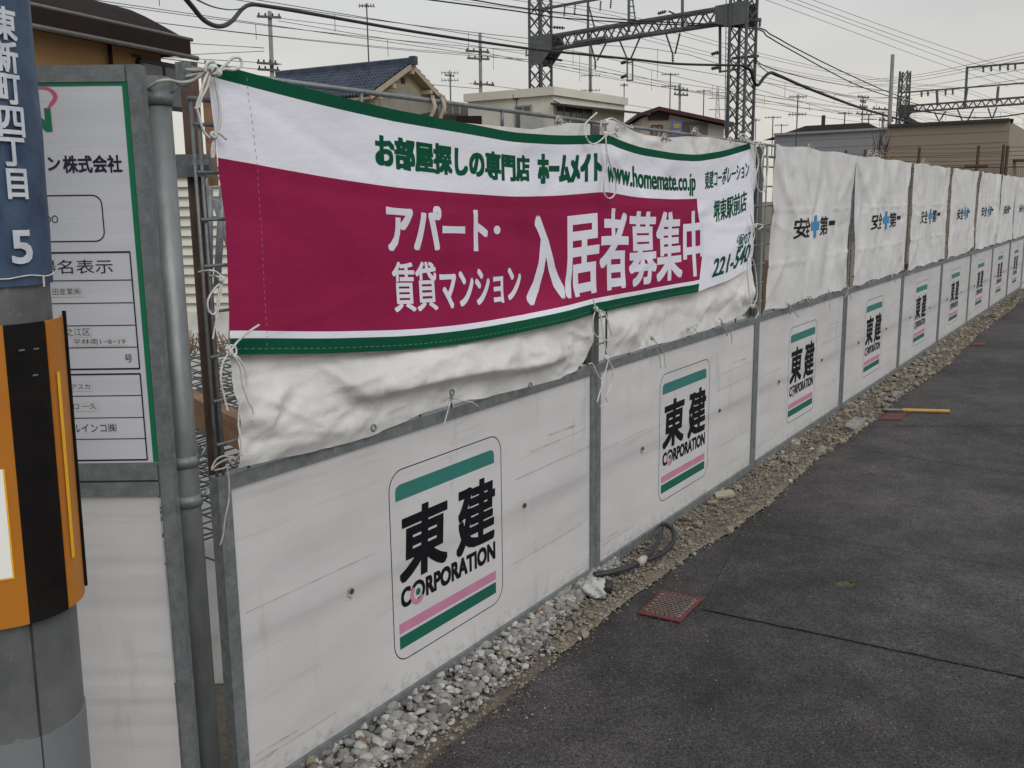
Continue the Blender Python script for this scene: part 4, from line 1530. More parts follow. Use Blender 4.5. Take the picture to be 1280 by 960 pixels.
for i, p in enumerate(pts):
    q = i / (len(pts) - 1) * (len(cps) - 1)
    k = min(int(q), len(cps) - 2)
    t = (cps[k][1] + (cps[k + 1][1] - cps[k][1]) * (q - k)) * .00075
    d = (pts[min(i + 1, len(pts) - 1)] - pts[max(i - 1, 0)]).normalized()
    nn = Vector((-d.y, d.x, 0))
    a, b = p + nn * t, p - nn * t
    vs += [sf(a.x, a.y, .001), sf(b.x, b.y, .001)]
g.add(vs, [(2 * i, 2 * i + 1, 2 * i + 3, 2 * i + 2) for i in range(len(pts) - 1)])
g.build('logo_swoosh', SPINK, SG)

# ------------------------------------------------------------------ corner pipe with clamps
cp = atY(232, 590, 2.045)
CPX, CPY = cp.x, cp.y
cpr = empty('scaffold_pipe', (CPX, CPY, 0))
tag(cpr, 'grey galvanised scaffold pipe standing upright at the fence corner', 'pipe')
ztop = atY(204, 95, 2.03).z
g = MB(); g.tube([(0, 0, 0), (0, 0, ztop)], .028, 24); g.build('pipe', PIPE, cpr, True)
for (ya, yb) in ((112, 130), (573, 586), (622, 636)):
    za, zb = atY(215, ya, 2.02).z, atY(215, yb, 2.02).z
    g = MB(); g.tube([(0, 0, zb), (0, 0, za)], .0315, 24)
    g.tube([(.026, .0, za - .004), (.040, -.006, za), (.046, 0, za + .015)], .003, 6)
    g.tube([(-.026, .0, za - .004), (-.036, -.006, za), (-.040, 0, za + .012)], .003, 6)
    g.build('clamp', GALV, cpr, True)
# P0 mesh frame end plate
a = onplane(223, 78, P0, EN); 
g = MB(); g.box(L(-.012, .012, HT - .045), L(.010, -.012, HT + .004))
o = g.build('bracket', GALV); o.location = P0; o.rotation_euler = (0, 0, RZ)
tag(o, 'square galvanised bracket on the top corner of the mesh beside the rope bow', 'bracket')
# rusty pipe behind the mesh with coupler
rr_ = atY(253, 330, 2.36)
ru = empty('rusty_pipe', (rr_.x, rr_.y, 0))
tag(ru, 'dark rusty pipe with a clamp, standing just inside the fence corner', 'pipe')
g = MB(); g.tube([(0, 0, 0), (0, 0, 1.80)], .021, 16); g.build('pipe', RUST, ru, True)
zc = atY(243, 207, 2.33).z
g = MB(); g.box((-.036, -.04, zc - .026), (.036, .03, zc + .026)); g.tube([(.01, -.05, zc), (.05, -.05, zc)], .012, 8)
g.build('coupler', GALV, ru)
g = MB(); q_ = atY(258, 150, 2.5); g.box((q_.x - .006, 2.5, atY(262, 232, 2.5).z), (q_.x + .008, 2.54, 1.80))
tag(g.build('timber_post', WOOD), 'thin light timber post behind the banner left edge', 'timber')

# ================================================================== UTILITY POLE (left foreground)
DP, RP = 1.80, .108
er = ray(66, 385)
az_e = math.atan2(er.x, er.y)
az_c = az_e - math.asin(RP / DP)
PC = Vector((DP * math.sin(az_c), DP * math.cos(az_c), 0))
pole = empty('utility_pole', PC - Vector((.018 * 1.35, 0, 0)))
pole.rotation_euler = (0, .018, 0)
tag(pole, 'grey steel utility pole at the left edge with blue address cover and orange black guard', 'utility pole')


def cyl(px_, py_, R):
    """pixel ray hit on the pole's cylinder: (azimuth on the pole, z)"""
    d = ray(px_, py_); o = CAM - PC
    for _ in range(3):
        z_ = _cyl(d, o, R)[1]
        o = CAM - PC - Vector((.018 * (z_ - 1.35), 0, 0))
    return _cyl(d, o, R)


def _cyl(d, o, R):
    a = d.x ** 2 + d.y ** 2; b = 2 * (o.x * d.x + o.y * d.y); c = o.x ** 2 + o.y ** 2 - R * R
    disc = b * b - 4 * a * c
    if disc < 0: disc = 0
    t = (-b - math.sqrt(disc)) / (2 * a)
    P = o + d * t
    return math.atan2(P.y, P.x), (CAM + d * t).z


def cpt(phi, z, R): return Vector((R * math.cos(phi), R * math.sin(phi), z))


def sleeve(name, m, R, z0, z1, phi0=0, phi1=2 * math.pi, thick=0, parent=None, n=64, wob=0):
    g = MB(); vs = []
    full = phi1 - phi0 > 6.2
    nz = 24 if wob else 1
    for j in range(nz + 1):
        z = z0 + (z1 - z0) * j / nz
        for i in range(n + 1):
            ph = phi0 + (phi1 - phi0) * i / n
            rr = R + (wob * noise.fractal(Vector((math.cos(ph) * 3, math.sin(ph) * 3, z * 7)), 1, 2, 3) if wob else 0)
            vs.append(cpt(ph, z, rr))
    fs = [(j * (n + 1) + i, j * (n + 1) + i + 1, (j + 1) * (n + 1) + i + 1, (j + 1) * (n + 1) + i) for j in range(nz) for i in range(n)]
    g.add(vs, fs)
    if thick:
        vs2 = [cpt(phi0 + (phi1 - phi0) * i / n, z0, q) for i in range(n + 1) for q in (R, R - thick)]
        g.add(vs2, [(2 * i, 2 * i + 1, 2 * i + 3, 2 * i + 2) for i in range(n)])
        vs2 = [cpt(phi0 + (phi1 - phi0) * i / n, z1, q) for i in range(n + 1) for q in (R, R - thick)]
        g.add(vs2, [(2 * i, 2 * i + 1, 2 * i + 3, 2 * i + 2) for i in range(n)])
    return g.build(name, m, parent or pole, True)


z_low = cyl(60, 916, RP)[1]
sleeve('pole_shaft', POLESTEEL, RP, z_low, 9.0)
sleeve('pole_base', POLELOW, RP + .002, 0, z_low, thick=.003)
sph = cyl(45, 850, RP + .003)[0]
g = MB(); g.bar(cpt(sph, 0, RP + .0015), cpt(sph, 1.2, RP + .0015), .002, .003); g.build('shaft_seam', SEAM, pole)
# guard
RG = RP + .0155
zg1, zg0 = cyl(10, 405, RG)[1], cyl(36, 779, RG)[1]
phis = [cyl(5, 500, RG)[0]]
pa, pb = cyl(21, 600, RG)[0], cyl(72, 600, RG)[0]      # the black sector
yl = cyl(20, 600, RG)[0]
SEC = pb - pa
guard = sleeve('guard_plate', ORANGEP, RG, zg0, zg1, pb, pb + SEC * 1.35, thick=.004, n=24)
sleeve('guard_plate', BLACKP, RG + .001, zg0, zg1, pa, pb, thick=.004, n=24)
sleeve('guard_plate', ORANGEP, RG, zg0, zg1, pa - SEC * 1.35, pa, thick=.004, n=24)
sleeve('guard_plate', BLACKP, RG, zg0, zg1, pa - SEC * 2.5, pa - SEC * 1.35, thick=.004, n=24)
ph_end = pb + SEC * 1.35
g = MB(); 
p_e = cyl(92, 600, RG + .001)[0]
zz1, zz0 = cyl(73, 462, RG)[1], cyl(90, 695, RG)[1]
pe = cyl(82, 580, RG + .002)[0]
sleeve('reflector_strip', YREFL, RG + .0022, zz0, zz1, pe - .035, pe + .045, n=4)
pw = cyl(5, 640, RG + .002)[0]
wz0, wz1 = cyl(5, 722, RG)[1], cyl(5, 585, RG)[1]
sleeve('reflector_strip', FLASHREFL, RG + .0022, wz0, wz1, cyl(9, 650, RG)[0] - SEC * .5, cyl(9, 650, RG)[0], n=6)
sleeve('reflector_strip', YREFL, RG + .0016, wz0 - .003, wz1, cyl(11, 650, RG)[0] - SEC * .55, cyl(11.5, 650, RG)[0], n=6)
# ridge of the guard
g = MB(); g.bar(cpt(pb + .05, zg0 + .003, RG + .001), cpt(pb + .05, zg1 - .003, RG + .001), .006, .003); g.build('guard_ridge', ORANGEP, pole)
# dark back edge of the guard, slightly open
sil = cyl(300, 580, RG)[0] + .10
g = MB(); g.bar(cpt(sil, zg0 + .01, RG + .002), cpt(sil, zg1 + .008, RG + .002), .005, .005); g.build('guard_edge', BLACKP, pole)
# rivets
for k, (x, y) in enumerate(((28, 436), (46, 434), (45, 467))):
    ph, z = cyl(x, y, RG + .002)
    g = MB(); g.box((-.003, -.001, -.0012), (.006, .001, .0012))
    o = g.build('clip', GALV, pole); o.location = cpt(ph, z, RG + .002); o.rotation_euler = (0, 0, ph - math.pi / 2)
# blue address cover
RB = RP + .006
zb0, zb1 = cyl(28, 356, RB)[1], 2.3
blue = sleeve('address_cover', BLUEP, RB, zb0, zb1, wob=.0025, thick=.003, n=80)
phe = cyl(48, 200, RB)[0]
zs = cyl(30, 349, RB)[1] + .006
g = MB()
pts = [cpt(pa - 1.2 + i * .15, zs + .002 * math.sin(i * 1.3), RB + .004) for i in range(20)]
g.tube(pts, .0012, 5)
pq = cyl(53, 340, RB + .004)[0]
g.tube([cpt(pq, zs, RB + .005), cpt(pq, zs - .018, RB + .005)], .0016, 5)
g.build('tie_cord', ROPE, blue)


def ptext(ch, x0, x1, y0, y1, bold=.05):
    Rr = RB + .0045
    pl, z1_ = cyl(x0, y0, Rr); pr, z0_ = cyl(x1, y1, Rr)
    zt1 = cyl((x0 + x1) / 2, y0, Rr)[1]; zt0 = cyl((x0 + x1) / 2, y1, Rr)[1]
    lettering(ch, (pl * Rr, pr * Rr, zt0, zt1), lambda x, y, h: cpt(x / Rr, y, Rr + h), PAINTW, blue, bold=bold, step=.01)


for ch, x0, x1, y0, y1 in (('東', -13, 21, 7, 46), ('新', -11, 23, 49, 87), ('町', -8, 26, 91, 127), ('四', -4, 31, 132, 168), ('丁', -2, 32, 171, 205),
                           ('目', 8, 35, 210, 246), ('5', 13, 41, 287, 327)):
    ptext(ch, x0, x1, y0, y1, .06)

# ================================================================== CONSTRUCTION SITE BEHIND THE FENCE
g = MB(); vs = []; n = 24
for j in range(n + 1):
    for i in range(n + 1):
        x, y = -9 + 16 * i / n, 2.8 + 6.2 * j / n
        P = Vector((x, y, 0)); ww_ = (P - P0).dot(EN)
        k = max(0, min(1, (-ww_ - .6) / 1.5))
        vs.append((x, y, -.011 + k * (.06 + .05 * noise.noise(Vector((x, y, 0)))) + k * max(0, (y - 7.5)) * .45))
g.add(vs, [(j * (n + 1) + i, j * (n + 1) + i + 1, (j + 1) * (n + 1) + i + 1, (j + 1) * (n + 1) + i) for j in range(n) for i in range(n)])
struct(g.build('site_ground', mat('site_sheet', (.48, .47, .44), (.38, .36, .32), scale=4, rough=.9), None, True))
# stack of reinforcing mesh seen through the gap at the corner
g = MB()
c = atY(272, 450, 4.2)
rod_n = 0
for lay in range(12):
    z = .12 + lay * .05
    for k in range(9):
        y = 3.5 + k * .26 + (lay % 2) * .09 + random.uniform(-.03, .03)
        pts = [(-2.4 + q * .11, y + .025 * (q % 2) + random.uniform(-.01, .01), z + .03 * (q % 2) + random.uniform(-.006, .006)) for q in range(16)]
        g.tube(pts, .0045, 4)
o = tag(g.build('reinforcing_mesh', STEEL), 'stacked zigzag reinforcing wire behind the fence corner', 'reinforcing wire')
g = MB(); g.bar(atY(185, 480, 3.6), atY(312, 545, 2.95), .05, .10)
tag(g.build('plank', WOOD), 'brown timber plank lying inside the fence corner below the mesh', 'plank')
g = MB()
for k in range(40):
    x = -2.6 + k * .06; P = Vector((x, 7.4 + random.uniform(-.3, .3), .32))
    for _ in range(7):
        a = random.uniform(0, 6.28); ln = random.uniform(.08, .22)
        d = Vector((math.cos(a) * .6, math.sin(a) * .6, 1)).normalized()
        g.bar(P, P + d * ln, .006)
tag(g.build('dry_bush', DRY), 'dry brown weeds in front of the white siding wall behind the corner', 'weeds', kind='stuff')
# scaffold props in the gap
for (x0, y0, x1, y1, Y, r, lb) in ((279, 232, 271, 360, 4.6, .018, 'upright grey prop seen between mesh and banner'), (268, 250, 296, 340, 4.7, .014, 'slanting thin prop seen between mesh and banner'),
                                   (262, 225, 262, 345, 4.5, .016, 'thin upright pipe seen behind the mesh left of the banner')):
    g = MB(); g.tube([atY(x0, y0, Y), atY(x1, y1, Y)], r, 8)
    tag(g.build('prop', GALV, None, True), lb, 'prop')


# ------------------------------------------------------------------ buildings
def wallbox(poly, z0, z1, name, m, parent):
    g = MB(); g.prism(poly, z0, z1); return g.build(name, m, parent)


def window(parent, c, ex, n, w_, h_, fm=FRAMEM, gm=GLASS, mull=1, name='window'):
    """window centred at c on a wall with direction ex and outward normal n"""
    c, ex, n = Vector(c), Vector(ex).normalized(), Vector(n).normalized()
    up = Vector((0, 0, 1)); g = MB(); t = min(.06, w_ * .08)
    for s_ in (-1, 1):
        g.bar(c + ex * s_ * w_ / 2 - up * h_ / 2, c + ex * s_ * w_ / 2 + up * h_ / 2, t, .08, n)
        g.bar(c + up * s_ * h_ / 2 - ex * w_ / 2, c + up * s_ * h_ / 2 + ex * w_ / 2, t, .08, n)
    for k in range(1, mull + 1):
        x = -w_ / 2 + w_ * k / (mull + 1)
        g.bar(c + ex * x - up * h_ / 2, c + ex * x + up * h_ / 2, t * .7, .07, n)
    f = g.build(name, fm, parent)
    g = MB(); g.slab([c - ex * w_ / 2 - up * h_ / 2, c + ex * w_ / 2 - up * h_ / 2, c + ex * w_ / 2 + up * h_ / 2, c - ex * w_ / 2 + up * h_ / 2], n * .02)
    g.build('pane', gm, f)
    return f


# brown barrel-roofed building at the left
bb = empty('barrel_roof_building', (-5.5, 14, 0))
tag(bb, 'ochre walled building with dark brown curved roof behind the notice board', 'building')
I = lambda p: Vector(p) - Vector((-5.5, 14, 0))
E2 = Vector((-4.77, 15.0, 0)); ED = Vector((-1.23, -3.0, 0)).normalized(); EP = Vector((-.93, .38, 0)).normalized()
prof = [(-.05, 3.70), (-.05, 3.90), (.2, 4.03), (.45, 4.16), (.75, 4.31), (1.03, 4.43), (1.4, 4.54), (1.74, 4.61), (2.4, 4.70), (3.2, 4.74), (4.2, 4.7), (5, 4.6), (6, 4.3), (6.1, 3.7)]
g = MB(); g.slab([I(E2 + EP * d + Vector((0, 0, z))) for d, z in prof], ED * 9.0)
g.build('roof', BROWNR, bb)
for (zo, off) in ((3.66, .10), (3.93, .02)):
    g = MB(); a = E2 - EP * off; g.tube([I(a + Vector((0, 0, zo)) - ED * .08), I(a + Vector((0, 0, zo)) + ED * 9)], .035 if zo < 3.8 else .028, 8)
    g.build('gutter', mat('gutter_grey', (.14, .135, .13), rough=.35) if zo < 3.8 else MATS['gutter_grey'], bb, True)
wp = [E2 + EP * .30 + ED * .25, E2 + EP * .30 + ED * 9, E2 + EP * 5.8 + ED * 9, E2 + EP * 5.8 + ED * .25]
wallbox([I(p) for p in wp], 0, 3.72, 'wall', TANW, bb)
nw = -EP
cw = onplane(202, 108, E2 + EP * .3, EP)
window(bb, I(cw + nw * .05), ED, nw, .95, .62, BLACKF, GLASS, 1)
cw = onplane(134, 72, E2 + EP * .3, EP)
g = MB(); g.tube([I(cw + nw * .06 + Vector((0, 0, .4))), I(cw + nw * .06 - Vector((0, 0, 3)))], .03, 8); g.build('downpipe', BROWNR, bb, True)
g = MB()
for dx_ in (0, .09):
    cw = onplane(174, 71, E2 + EP * .3, EP) + ED * dx_
    g.box(tuple(I(cw) - Vector((.03, .06, .02))), tuple(I(cw) + Vector((.02, 0, .02))))
g.build('vent', RUST, bb)

# white siding wall lower behind the corner
ws = empty('siding_house', (-3, 9.2, 0))
tag(ws, 'low white house wall with horizontal siding seen left of the banner', 'building')
for k in range(20):
    z0 = .2 + k * .085
    g = MB(); g.slab([(-3, 0, z0), (3, 0, z0), (3, .05, z0 + .085), (-3, .05, z0 + .085)], (0, .08, 0)); g.build('siding_board', WSIDING, ws)
g = MB(); g.box((-3, .16, 0), (3, 3, 1.86)); g.build('wall', WSIDING, ws)
g = MB(); g.slab([(-3.1, -.2, 1.9), (3.1, -.2, 1.9), (3.1, 3.2, 2.05), (-3.1, 3.2, 2.05)], (0, 0, .05)); 
ws.location = (-4.8, 8.6, 0)

# tile roofed house
hx, hy = -3.65, 35.0
hr = empty('tile_roof_house', (hx, hy, 0), 0)
tag(hr, 'old ochre house with blue grey tiled gable roof behind the banner', 'house')
AA, GG = Vector((-.87, .49, 0)), Vector((.49, .87, 0))
ZR, ZE, HWD, LN = 6.27, 5.17, 2.15, 5.5


def hp(a, g_, z): return AA * a + GG * g_ + Vector((0, 0, z))


g = MB()
rows, cl = 9, 44
for side in (-1, 1):
    vs = []
    ov = 1.14
    for j in range(rows * 2 + 1):
        r0 = j // 2; t = (r0 + (j % 2)) / rows if j % 2 else r0 / rows
        tt = min(1, (r0 + (1 if j % 2 else 0)) / rows)
        d = tt * HWD * ov
        z = ZR - (ZR - ZE) / HWD * d + (.05 if j % 2 else .0) + .03
        for i in range(cl * 4 + 1):
            a = -.35 + (LN + .7) * i / (cl * 4)
            vs.append(hp(a, side * d, z + .035 * math.cos(i / 4 * 2 * math.pi)))
    nc_ = cl * 4 + 1
    g.add(vs, [(j * nc_ + i, j * nc_ + i + 1, (j + 1) * nc_ + i + 1, (j + 1) * nc_ + i) for j in range(rows * 2) for i in range(nc_ - 1)])
rt = g.build('roof_tiles', TILE, hr); rt['kind'] = 'stuff'
g = MB()
for side in (-1, 1):
    d = HWD * 1.12
    g.slab([hp(-.32, 0, ZR - .06), hp(-.32, side * d, ZR - (ZR - ZE) * 1.12 - .06), hp(LN + .3, side * d, ZR - (ZR - ZE) * 1.12 - .06), hp(LN + .3, 0, ZR - .06)], (0, 0, -.07))
g.build('roof_deck', TRIMW, hr)
g = MB(); g.bar(hp(-.4, 0, ZR + .08), hp(LN + .35, 0, ZR + .08), .20, .15)
g.tube([hp(-.42, 0, ZR + .17), hp(LN + .4, 0, ZR + .17)], .07, 8)
g.build('ridge', TILE, hr)
g = MB(); g.box((-.11, -.11, -.12), (.11, .11, .16)); o = g.build('ridge_end_tile', TILE, hr); o.location = hp(-.42, 0, ZR + .10); o.rotation_euler = (0, 0, math.atan2(AA.y, AA.x))
for k in range(40):
    pass
g = MB()
for side in (-1, 1):
    g.bar(hp(-.36, 0, ZR - .05), hp(-.36, side * HWD * 1.14, ZR - (ZR - ZE) * 1.14 - .05), .05, .16)
g.build('bargeboard', TRIMW, hr)
for (gg, zz) in ((0, ZR - .25), (-1.1, ZR - .83), (1.1, ZR - .83), (-1.9, ZR - 1.25), (1.9, ZR - 1.25)):
    g = MB(); g.bar(hp(-.40, gg, zz), hp(.0, gg, zz), .16, .14); g.build('purlin_end', TRIMW, hr)
g = MB(); pts = [hp(0, -HWD + .15, 0), hp(0, HWD - .15, 0), hp(0, HWD - .15, ZE - .05), hp(0, 0, ZR - .14), hp(0, -HWD + .15, ZE - .05)]
g.slab(pts, AA * LN); g.build('wall', OCHRE, hr)
g = MB(); g.slab([hp(-.03, -1.5, 2.5), hp(-.03, 1.6, 2.5), hp(-.03, 1.6, ZE - .05), hp(-.03, .1, ZE + .42), hp(-.03, -1.5, ZE - .1)], AA * .02)
g.build('mortar_panel', GREYW, hr)
g = MB(); g.box((-.09, -.02, 0), (.09, .02, .18)); o = g.build('gable_vent', DARKR, hr); o.location = hp(-.04, -.1, ZR - .62); o.rotation_euler = (0, 0, math.atan2(GG.y, GG.x))


def antenna(px_, ytop, ybot, Y, label, arms=2, w_=.5, r=.018):
    P, Q = atY(px_, ybot, Y), atY(px_, ytop, Y)
    o = empty('antenna', P)
    tag(o, label, 'antenna', 'television antennas on the roofs')
    h = Q.z - P.z
    g = MB(); g.tube([(0, 0, -.6), (0, 0, h)], r, 6); g.build('mast', WIRE, o)
    for k in range(arms):
        z = h - .08 - k * h * .25
        g = MB(); g.bar((-w_ / 2, 0, z), (w_ / 2, .1, z), r * 1.1)
        for j in range(6):
            x = -w_ / 2 + w_ * j / 5
            g.bar((x, -.16, z + .0), (x, .2, z + .0), r * .7)
            g.bar((x, 0, z - .07), (x, 0, z + .07), r * .7)
        g.build('antenna_boom', WIRE, o)
    return o


antenna(461, 4, 80, 35, 'tall thin television antenna on the ridge of the tiled house', 1, .5, .025)
antenna(563, 88, 125, 37, 'small antenna just right of the tiled gable', 2, .6)
antenna(553, 118, 150, 33, 'small chimney mast right of the gable', 1, .2)
antenna(837, 91, 150, 55, 'antenna mast above the maroon roof', 2, .9, .03)
antenna(879, 112, 152, 60, 'short antenna right of the wooden pole', 1, .8, .03)
antenna(994, 118, 205, 34, 'slim antenna mast in front of the grey sided building', 2, .55, .02)
antenna(1055, 140, 165, 70, 'short far antenna above the grey building roof', 1, .9, .04)
antenna(1085, 142, 165, 75, 'far antenna beside the bare trees', 2, 1.1, .04)
antenna(965, 145, 182, 60, 'small far antenna left of the grey building', 1, .9, .03)
antenna(976, 155, 178, 70, 'tiny far antenna next to the grey building', 1, .9, .03)
antenna(738, 92, 165, 45, 'faint antenna behind the lattice girder', 3, .8, .02)
antenna(780, 104, 130, 45, 'short mast at the right end of the white flat roof', 1, .3, .02)
antenna(944, 148, 175, 50, 'thin mast right of the right lattice tower', 1, .4, .02)


def facade_house(name, label, foot, z1, wm, cat='house', parapet=None, pm=None, over=.15):
    c = Vector((sum(p[0] for p in foot) / len(foot), sum(p[1] for p in foot) / len(foot), 0))
    o = empty(name, c); tag(o, label, cat)
    J = [Vector((p[0], p[1], 0)) - c for p in foot]
    g = MB(); g.prism(J, 0, z1); g.build('wall', wm, o)
    if parapet:
        g = MB(); g.prism([q * (1 + over / max(.1, q.length)) for q in J], z1 + .003, z1 + parapet); g.build('roof', pm or wm, o)
    return o, c


# white flat roofed house
a_, b_, c_ = Vector((-1.42, 34.8, 0)), Vector((1.49, 33.0, 0)), Vector((4.25, 36.6, 0))
fh, fc = facade_house('flat_roof_house', 'cream two storey house with flat overhanging roof left of the maroon roof', [a_, b_, c_, c_ + a_ - b_], 4.98, CREAM, parapet=.27, pm=CREAM, over=.16)
d1 = (b_ - a_).normalized(); n1_ = Vector((d1.y, -d1.x, 0))
d2 = (c_ - b_).normalized(); n2_ = Vector((d2.y, -d2.x, 0))
for (x, y, w_, h_) in ((655, 148, .62, .62), ):
    P = onplane(x, y, a_, n1_); window(fh, P + n1_ * .03 - fc, d1, n1_, w_, h_ * 1.3, FRAMEM, GLASS, 1)
for (x, y, w_) in ((703, 147, .9), (720, 148, .75), (734, 149, .45)):
    P = onplane(x, y, b_, n2_); window(fh, P + n2_ * .03 - fc, d2, n2_, w_, .75, FRAMEM, GLASS, 1)
g = MB(); P, Q = onplane(688, 131, b_, n2_), onplane(793, 142, b_, n2_)
g.slab([P - fc, Q - fc, Q - fc + n2_ * .7 + Vector((0, 0, -.1)), P - fc + n2_ * .7 + Vector((0, 0, -.1))], (0, 0, .07)); g.build('awning', DARKR, fh)
P = onplane(645, 121, a_, n1_) - fc; g = MB(); g.box(tuple(P + Vector((-.1, -.1, -.09))), tuple(P + Vector((.08, .05, .09)))); g.build('vent', DARKR, fh)
g = MB(); P, Q = onplane(690, 126, b_, n2_) - fc + n2_ * .06, onplane(740, 139, b_, n2_) - fc + n2_ * .06
g.tube(smooth_pts([P, P.lerp(Q, .5) - Vector((0, 0, .12)), Q], 6), .02, 5); g.build('cable', CABLE, fh)
P = onplane(646, 117, a_, n1_) - fc + n1_ * .03; g = MB(); g.tube([P, P - Vector((0, 0, 1.2))], .015, 5); g.build('drain_pipe', WIRE, fh)

P = onplane(668, 152, a_, n1_) - fc + n1_ * .25
g = MB(); g.box(tuple(P + Vector((-.35, -.15, -.28))), tuple(P + Vector((.35, .15, .28)))); g.build('air_conditioner', FRAMEM, fh)
# low dark roofed sheds between the tile house and the flat house
q0, q1 = atY(548, 128, 36), atY(604, 128, 36)
sh, sc_ = facade_house('low_house', 'low cream house with dark roof between tiled gable and flat roof', [(q0.x - 1, 36), (q1.x + .6, 36), (q1.x + .6, 39), (q0.x - 1, 39)], q0.z - .55, CREAM)
g = MB(); zz = q0.z - sc_.z - .5
g.slab([Vector((q0.x - 1.3, 35.6, zz - .05)) - Vector((sc_.x, sc_.y, 0)), Vector((q1.x + .8, 35.6, zz - .15)) - Vector((sc_.x, sc_.y, 0)), Vector((q1.x + .5, 38, zz + .45)) - Vector((sc_.x, sc_.y, 0)), Vector((q0.x - 1, 38, zz + .45)) - Vector((sc_.x, sc_.y, 0))], (0, 0, .1))
g.build('roof', DARKR, sh)
P = atY(566, 138, 36) - sc_; window(sh, P + Vector((0, -.03, 0)), (1, 0, 0), (0, -1, 0), .5, .35, TRIMW, GLASS, 1)
g = MB(); P, Q = atY(570, 145, 34.5), atY(612, 155, 34.5); g.box((P.x, 34.5, 0), (Q.x + .4, 35.5, P.z)); 
tag(g.build('shed', BROWNR), 'low dark brown shed roof just above the banner top', 'shed')

# maroon roofed house
mY = 42
pts = {k: atY(*v, mY) for k, v in dict(ap=(822, 139), l=(794, 148), r=(915, 158), wl=(801, 148), wr=(905, 158)).items()}
mh = empty('maroon_roof_house', (pts['ap'].x, mY, 0)); tag(mh, 'pale house with low maroon gable roof left of the right lattice tower', 'house')
O_ = Vector((pts['ap'].x, mY, 0))
g = MB(); g.slab([pts['l'] - O_, pts['ap'] - O_, pts['r'] - O_, pts['r'] - O_ + Vector((0, 0, .14)), pts['ap'] - O_ + Vector((0, 0, .16)), pts['l'] - O_ + Vector((0, 0, .14))], (0, 7, 0))
ob = g.build('roof', MAROON, mh); ob.location = (0, -.4, 0)
base = 0
g = MB(); g.slab([Vector((pts['wl'].x, mY, 0)) - O_, Vector((pts['wr'].x, mY, 0)) - O_, pts['wr'] - O_, pts['ap'] - O_ - Vector((0, 0, .02)), pts['wl'] - O_], (0, 6, 0))
g.build('wall', mat('wall_pinkish', (.44, .40, .36), (.38, .35, .31), scale=1), mh)
P = atY(823, 145.5, mY) - O_; window(mh, P + Vector((0, -.04, 0)), (1, 0, 0), (0, -1, 0), .8, .24, DARKR, DARKR, 0)
P = atY(821, 166, mY) - O_; window(mh, P + Vector((0, -.04, 0)), (1, 0, 0), (0, -1, 0), .45, .6, MAROON, WOOD, 1, 'door')
g = MB(); P, Q = atY(846, 150, mY) - O_, atY(884, 172, mY) - O_
g.box((P.x, -.08, Q.z), (Q.x, -.03, P.z - .1)); g.build('side_wall', mat('wall_brownish', (.13, .115, .10), (.10, .09, .08), scale=1), mh)
P = atY(867, 164, mY) - O_; window(mh, P + Vector((0, -.12, 0)), (1, 0, 0), (0, -1, 0), .35, .35, FRAMEM, GLASS, 0)
g = MB(); P, Q = atY(839.5, 152.5, mY - .3), atY(852, 171, mY - .3)
g.box((P.x, mY - .34, Q.z), (Q.x, mY - .3, P.z)); sg = g.build('poster_sign', POSTER)
tag(sg, 'small blue and orange poster board on the pale house wall', 'sign')
for f_ in (.28, .72):
    g = MB(); z = P.z + (Q.z - P.z) * f_; g.box((P.x + .07, mY - .35, z - .09), (Q.x - .07, mY - .341, z + .09)); g.build('poster_picture', POSTERO, sg)

# grey sided building and beige building at the right
def gable_box(name, label, P, Q, depth, wm, cladding, seams=True, ridge=None):
    P, Q = Vector(P), Vector(Q)
    c = Vector(((P.x + Q.x) / 2, (P.y + Q.y) / 2, 0)); o = empty(name, c); tag(o, label, 'building')
    d = (Q - P); d.z = 0; d.normalize(); nrm = Vector((d.y, -d.x, 0))
    if nrm.y > 0: nrm = -nrm
    a, b = P - c, Q - c
    g = MB(); bk = -nrm * depth
    g.add([(a.x, a.y, 0), (b.x, b.y, 0), b, a, (a.x + bk.x, a.y + bk.y, 0), (b.x + bk.x, b.y + bk.y, 0), b + bk, a + bk],
          [(0, 1, 2, 3), (1, 5, 6, 2), (4, 0, 3, 7), (3, 2, 6, 7), (5, 4, 7, 6)])
    g.build('wall', wm, o)
    zt = min(a.z, b.z)
    k = 0; z = zt - .3
    while z > 1.2:
        g = MB(); g.bar(Vector((a.x, a.y, z)) + nrm * .004, Vector((b.x, b.y, z)) + nrm * .004, .014, .016); g.build('cladding_joint', cladding, o)
        z -= .34
    g = MB(); g.bar(a + nrm * .05 + Vector((0, 0, .04)), b + nrm * .05 + Vector((0, 0, .04)), .14, .10); g.build('fascia', wm if wm is SIDING else DARKR, o)
    return o, c, nrm, d


PG, QG = atY(968, 170, 46), atY(1112, 161, 43)
zc_ = (PG.z + QG.z) / 2; PG.z = QG.z = zc_
go, gc, gn, gd = gable_box('grey_building', 'grey horizontally clad building with low dark hipped roof', PG, QG, 9, SIDING, GREYW)
r0, r1 = atY(985, 167, 45.6), atY(1104, 160.5, 43.4)
t0, t1 = atY(1007, 156.5, 47.5), atY(1084, 154, 46)
g = MB(); bk = Vector((0, 4.5, 0))
r0.z = r1.z = zc_ + .02
t0.z = t1.z = (t0.z + t1.z) / 2
g.add([r0 - gc, r1 - gc, t1 - gc, t0 - gc, r1 + bk - gc, r0 + bk - gc], [(0, 1, 2, 3), (1, 4, 2), (4, 5, 3, 2), (5, 0, 3)])
g.build('roof', BROWNR, go)
P = atY(1029, 155, 47.2) - gc
g = MB(); g.box(tuple(P + Vector((-.07, -.07, -.3))), tuple(P + Vector((.07, .07, .4)))); g.build('chimney', DARKR, go)

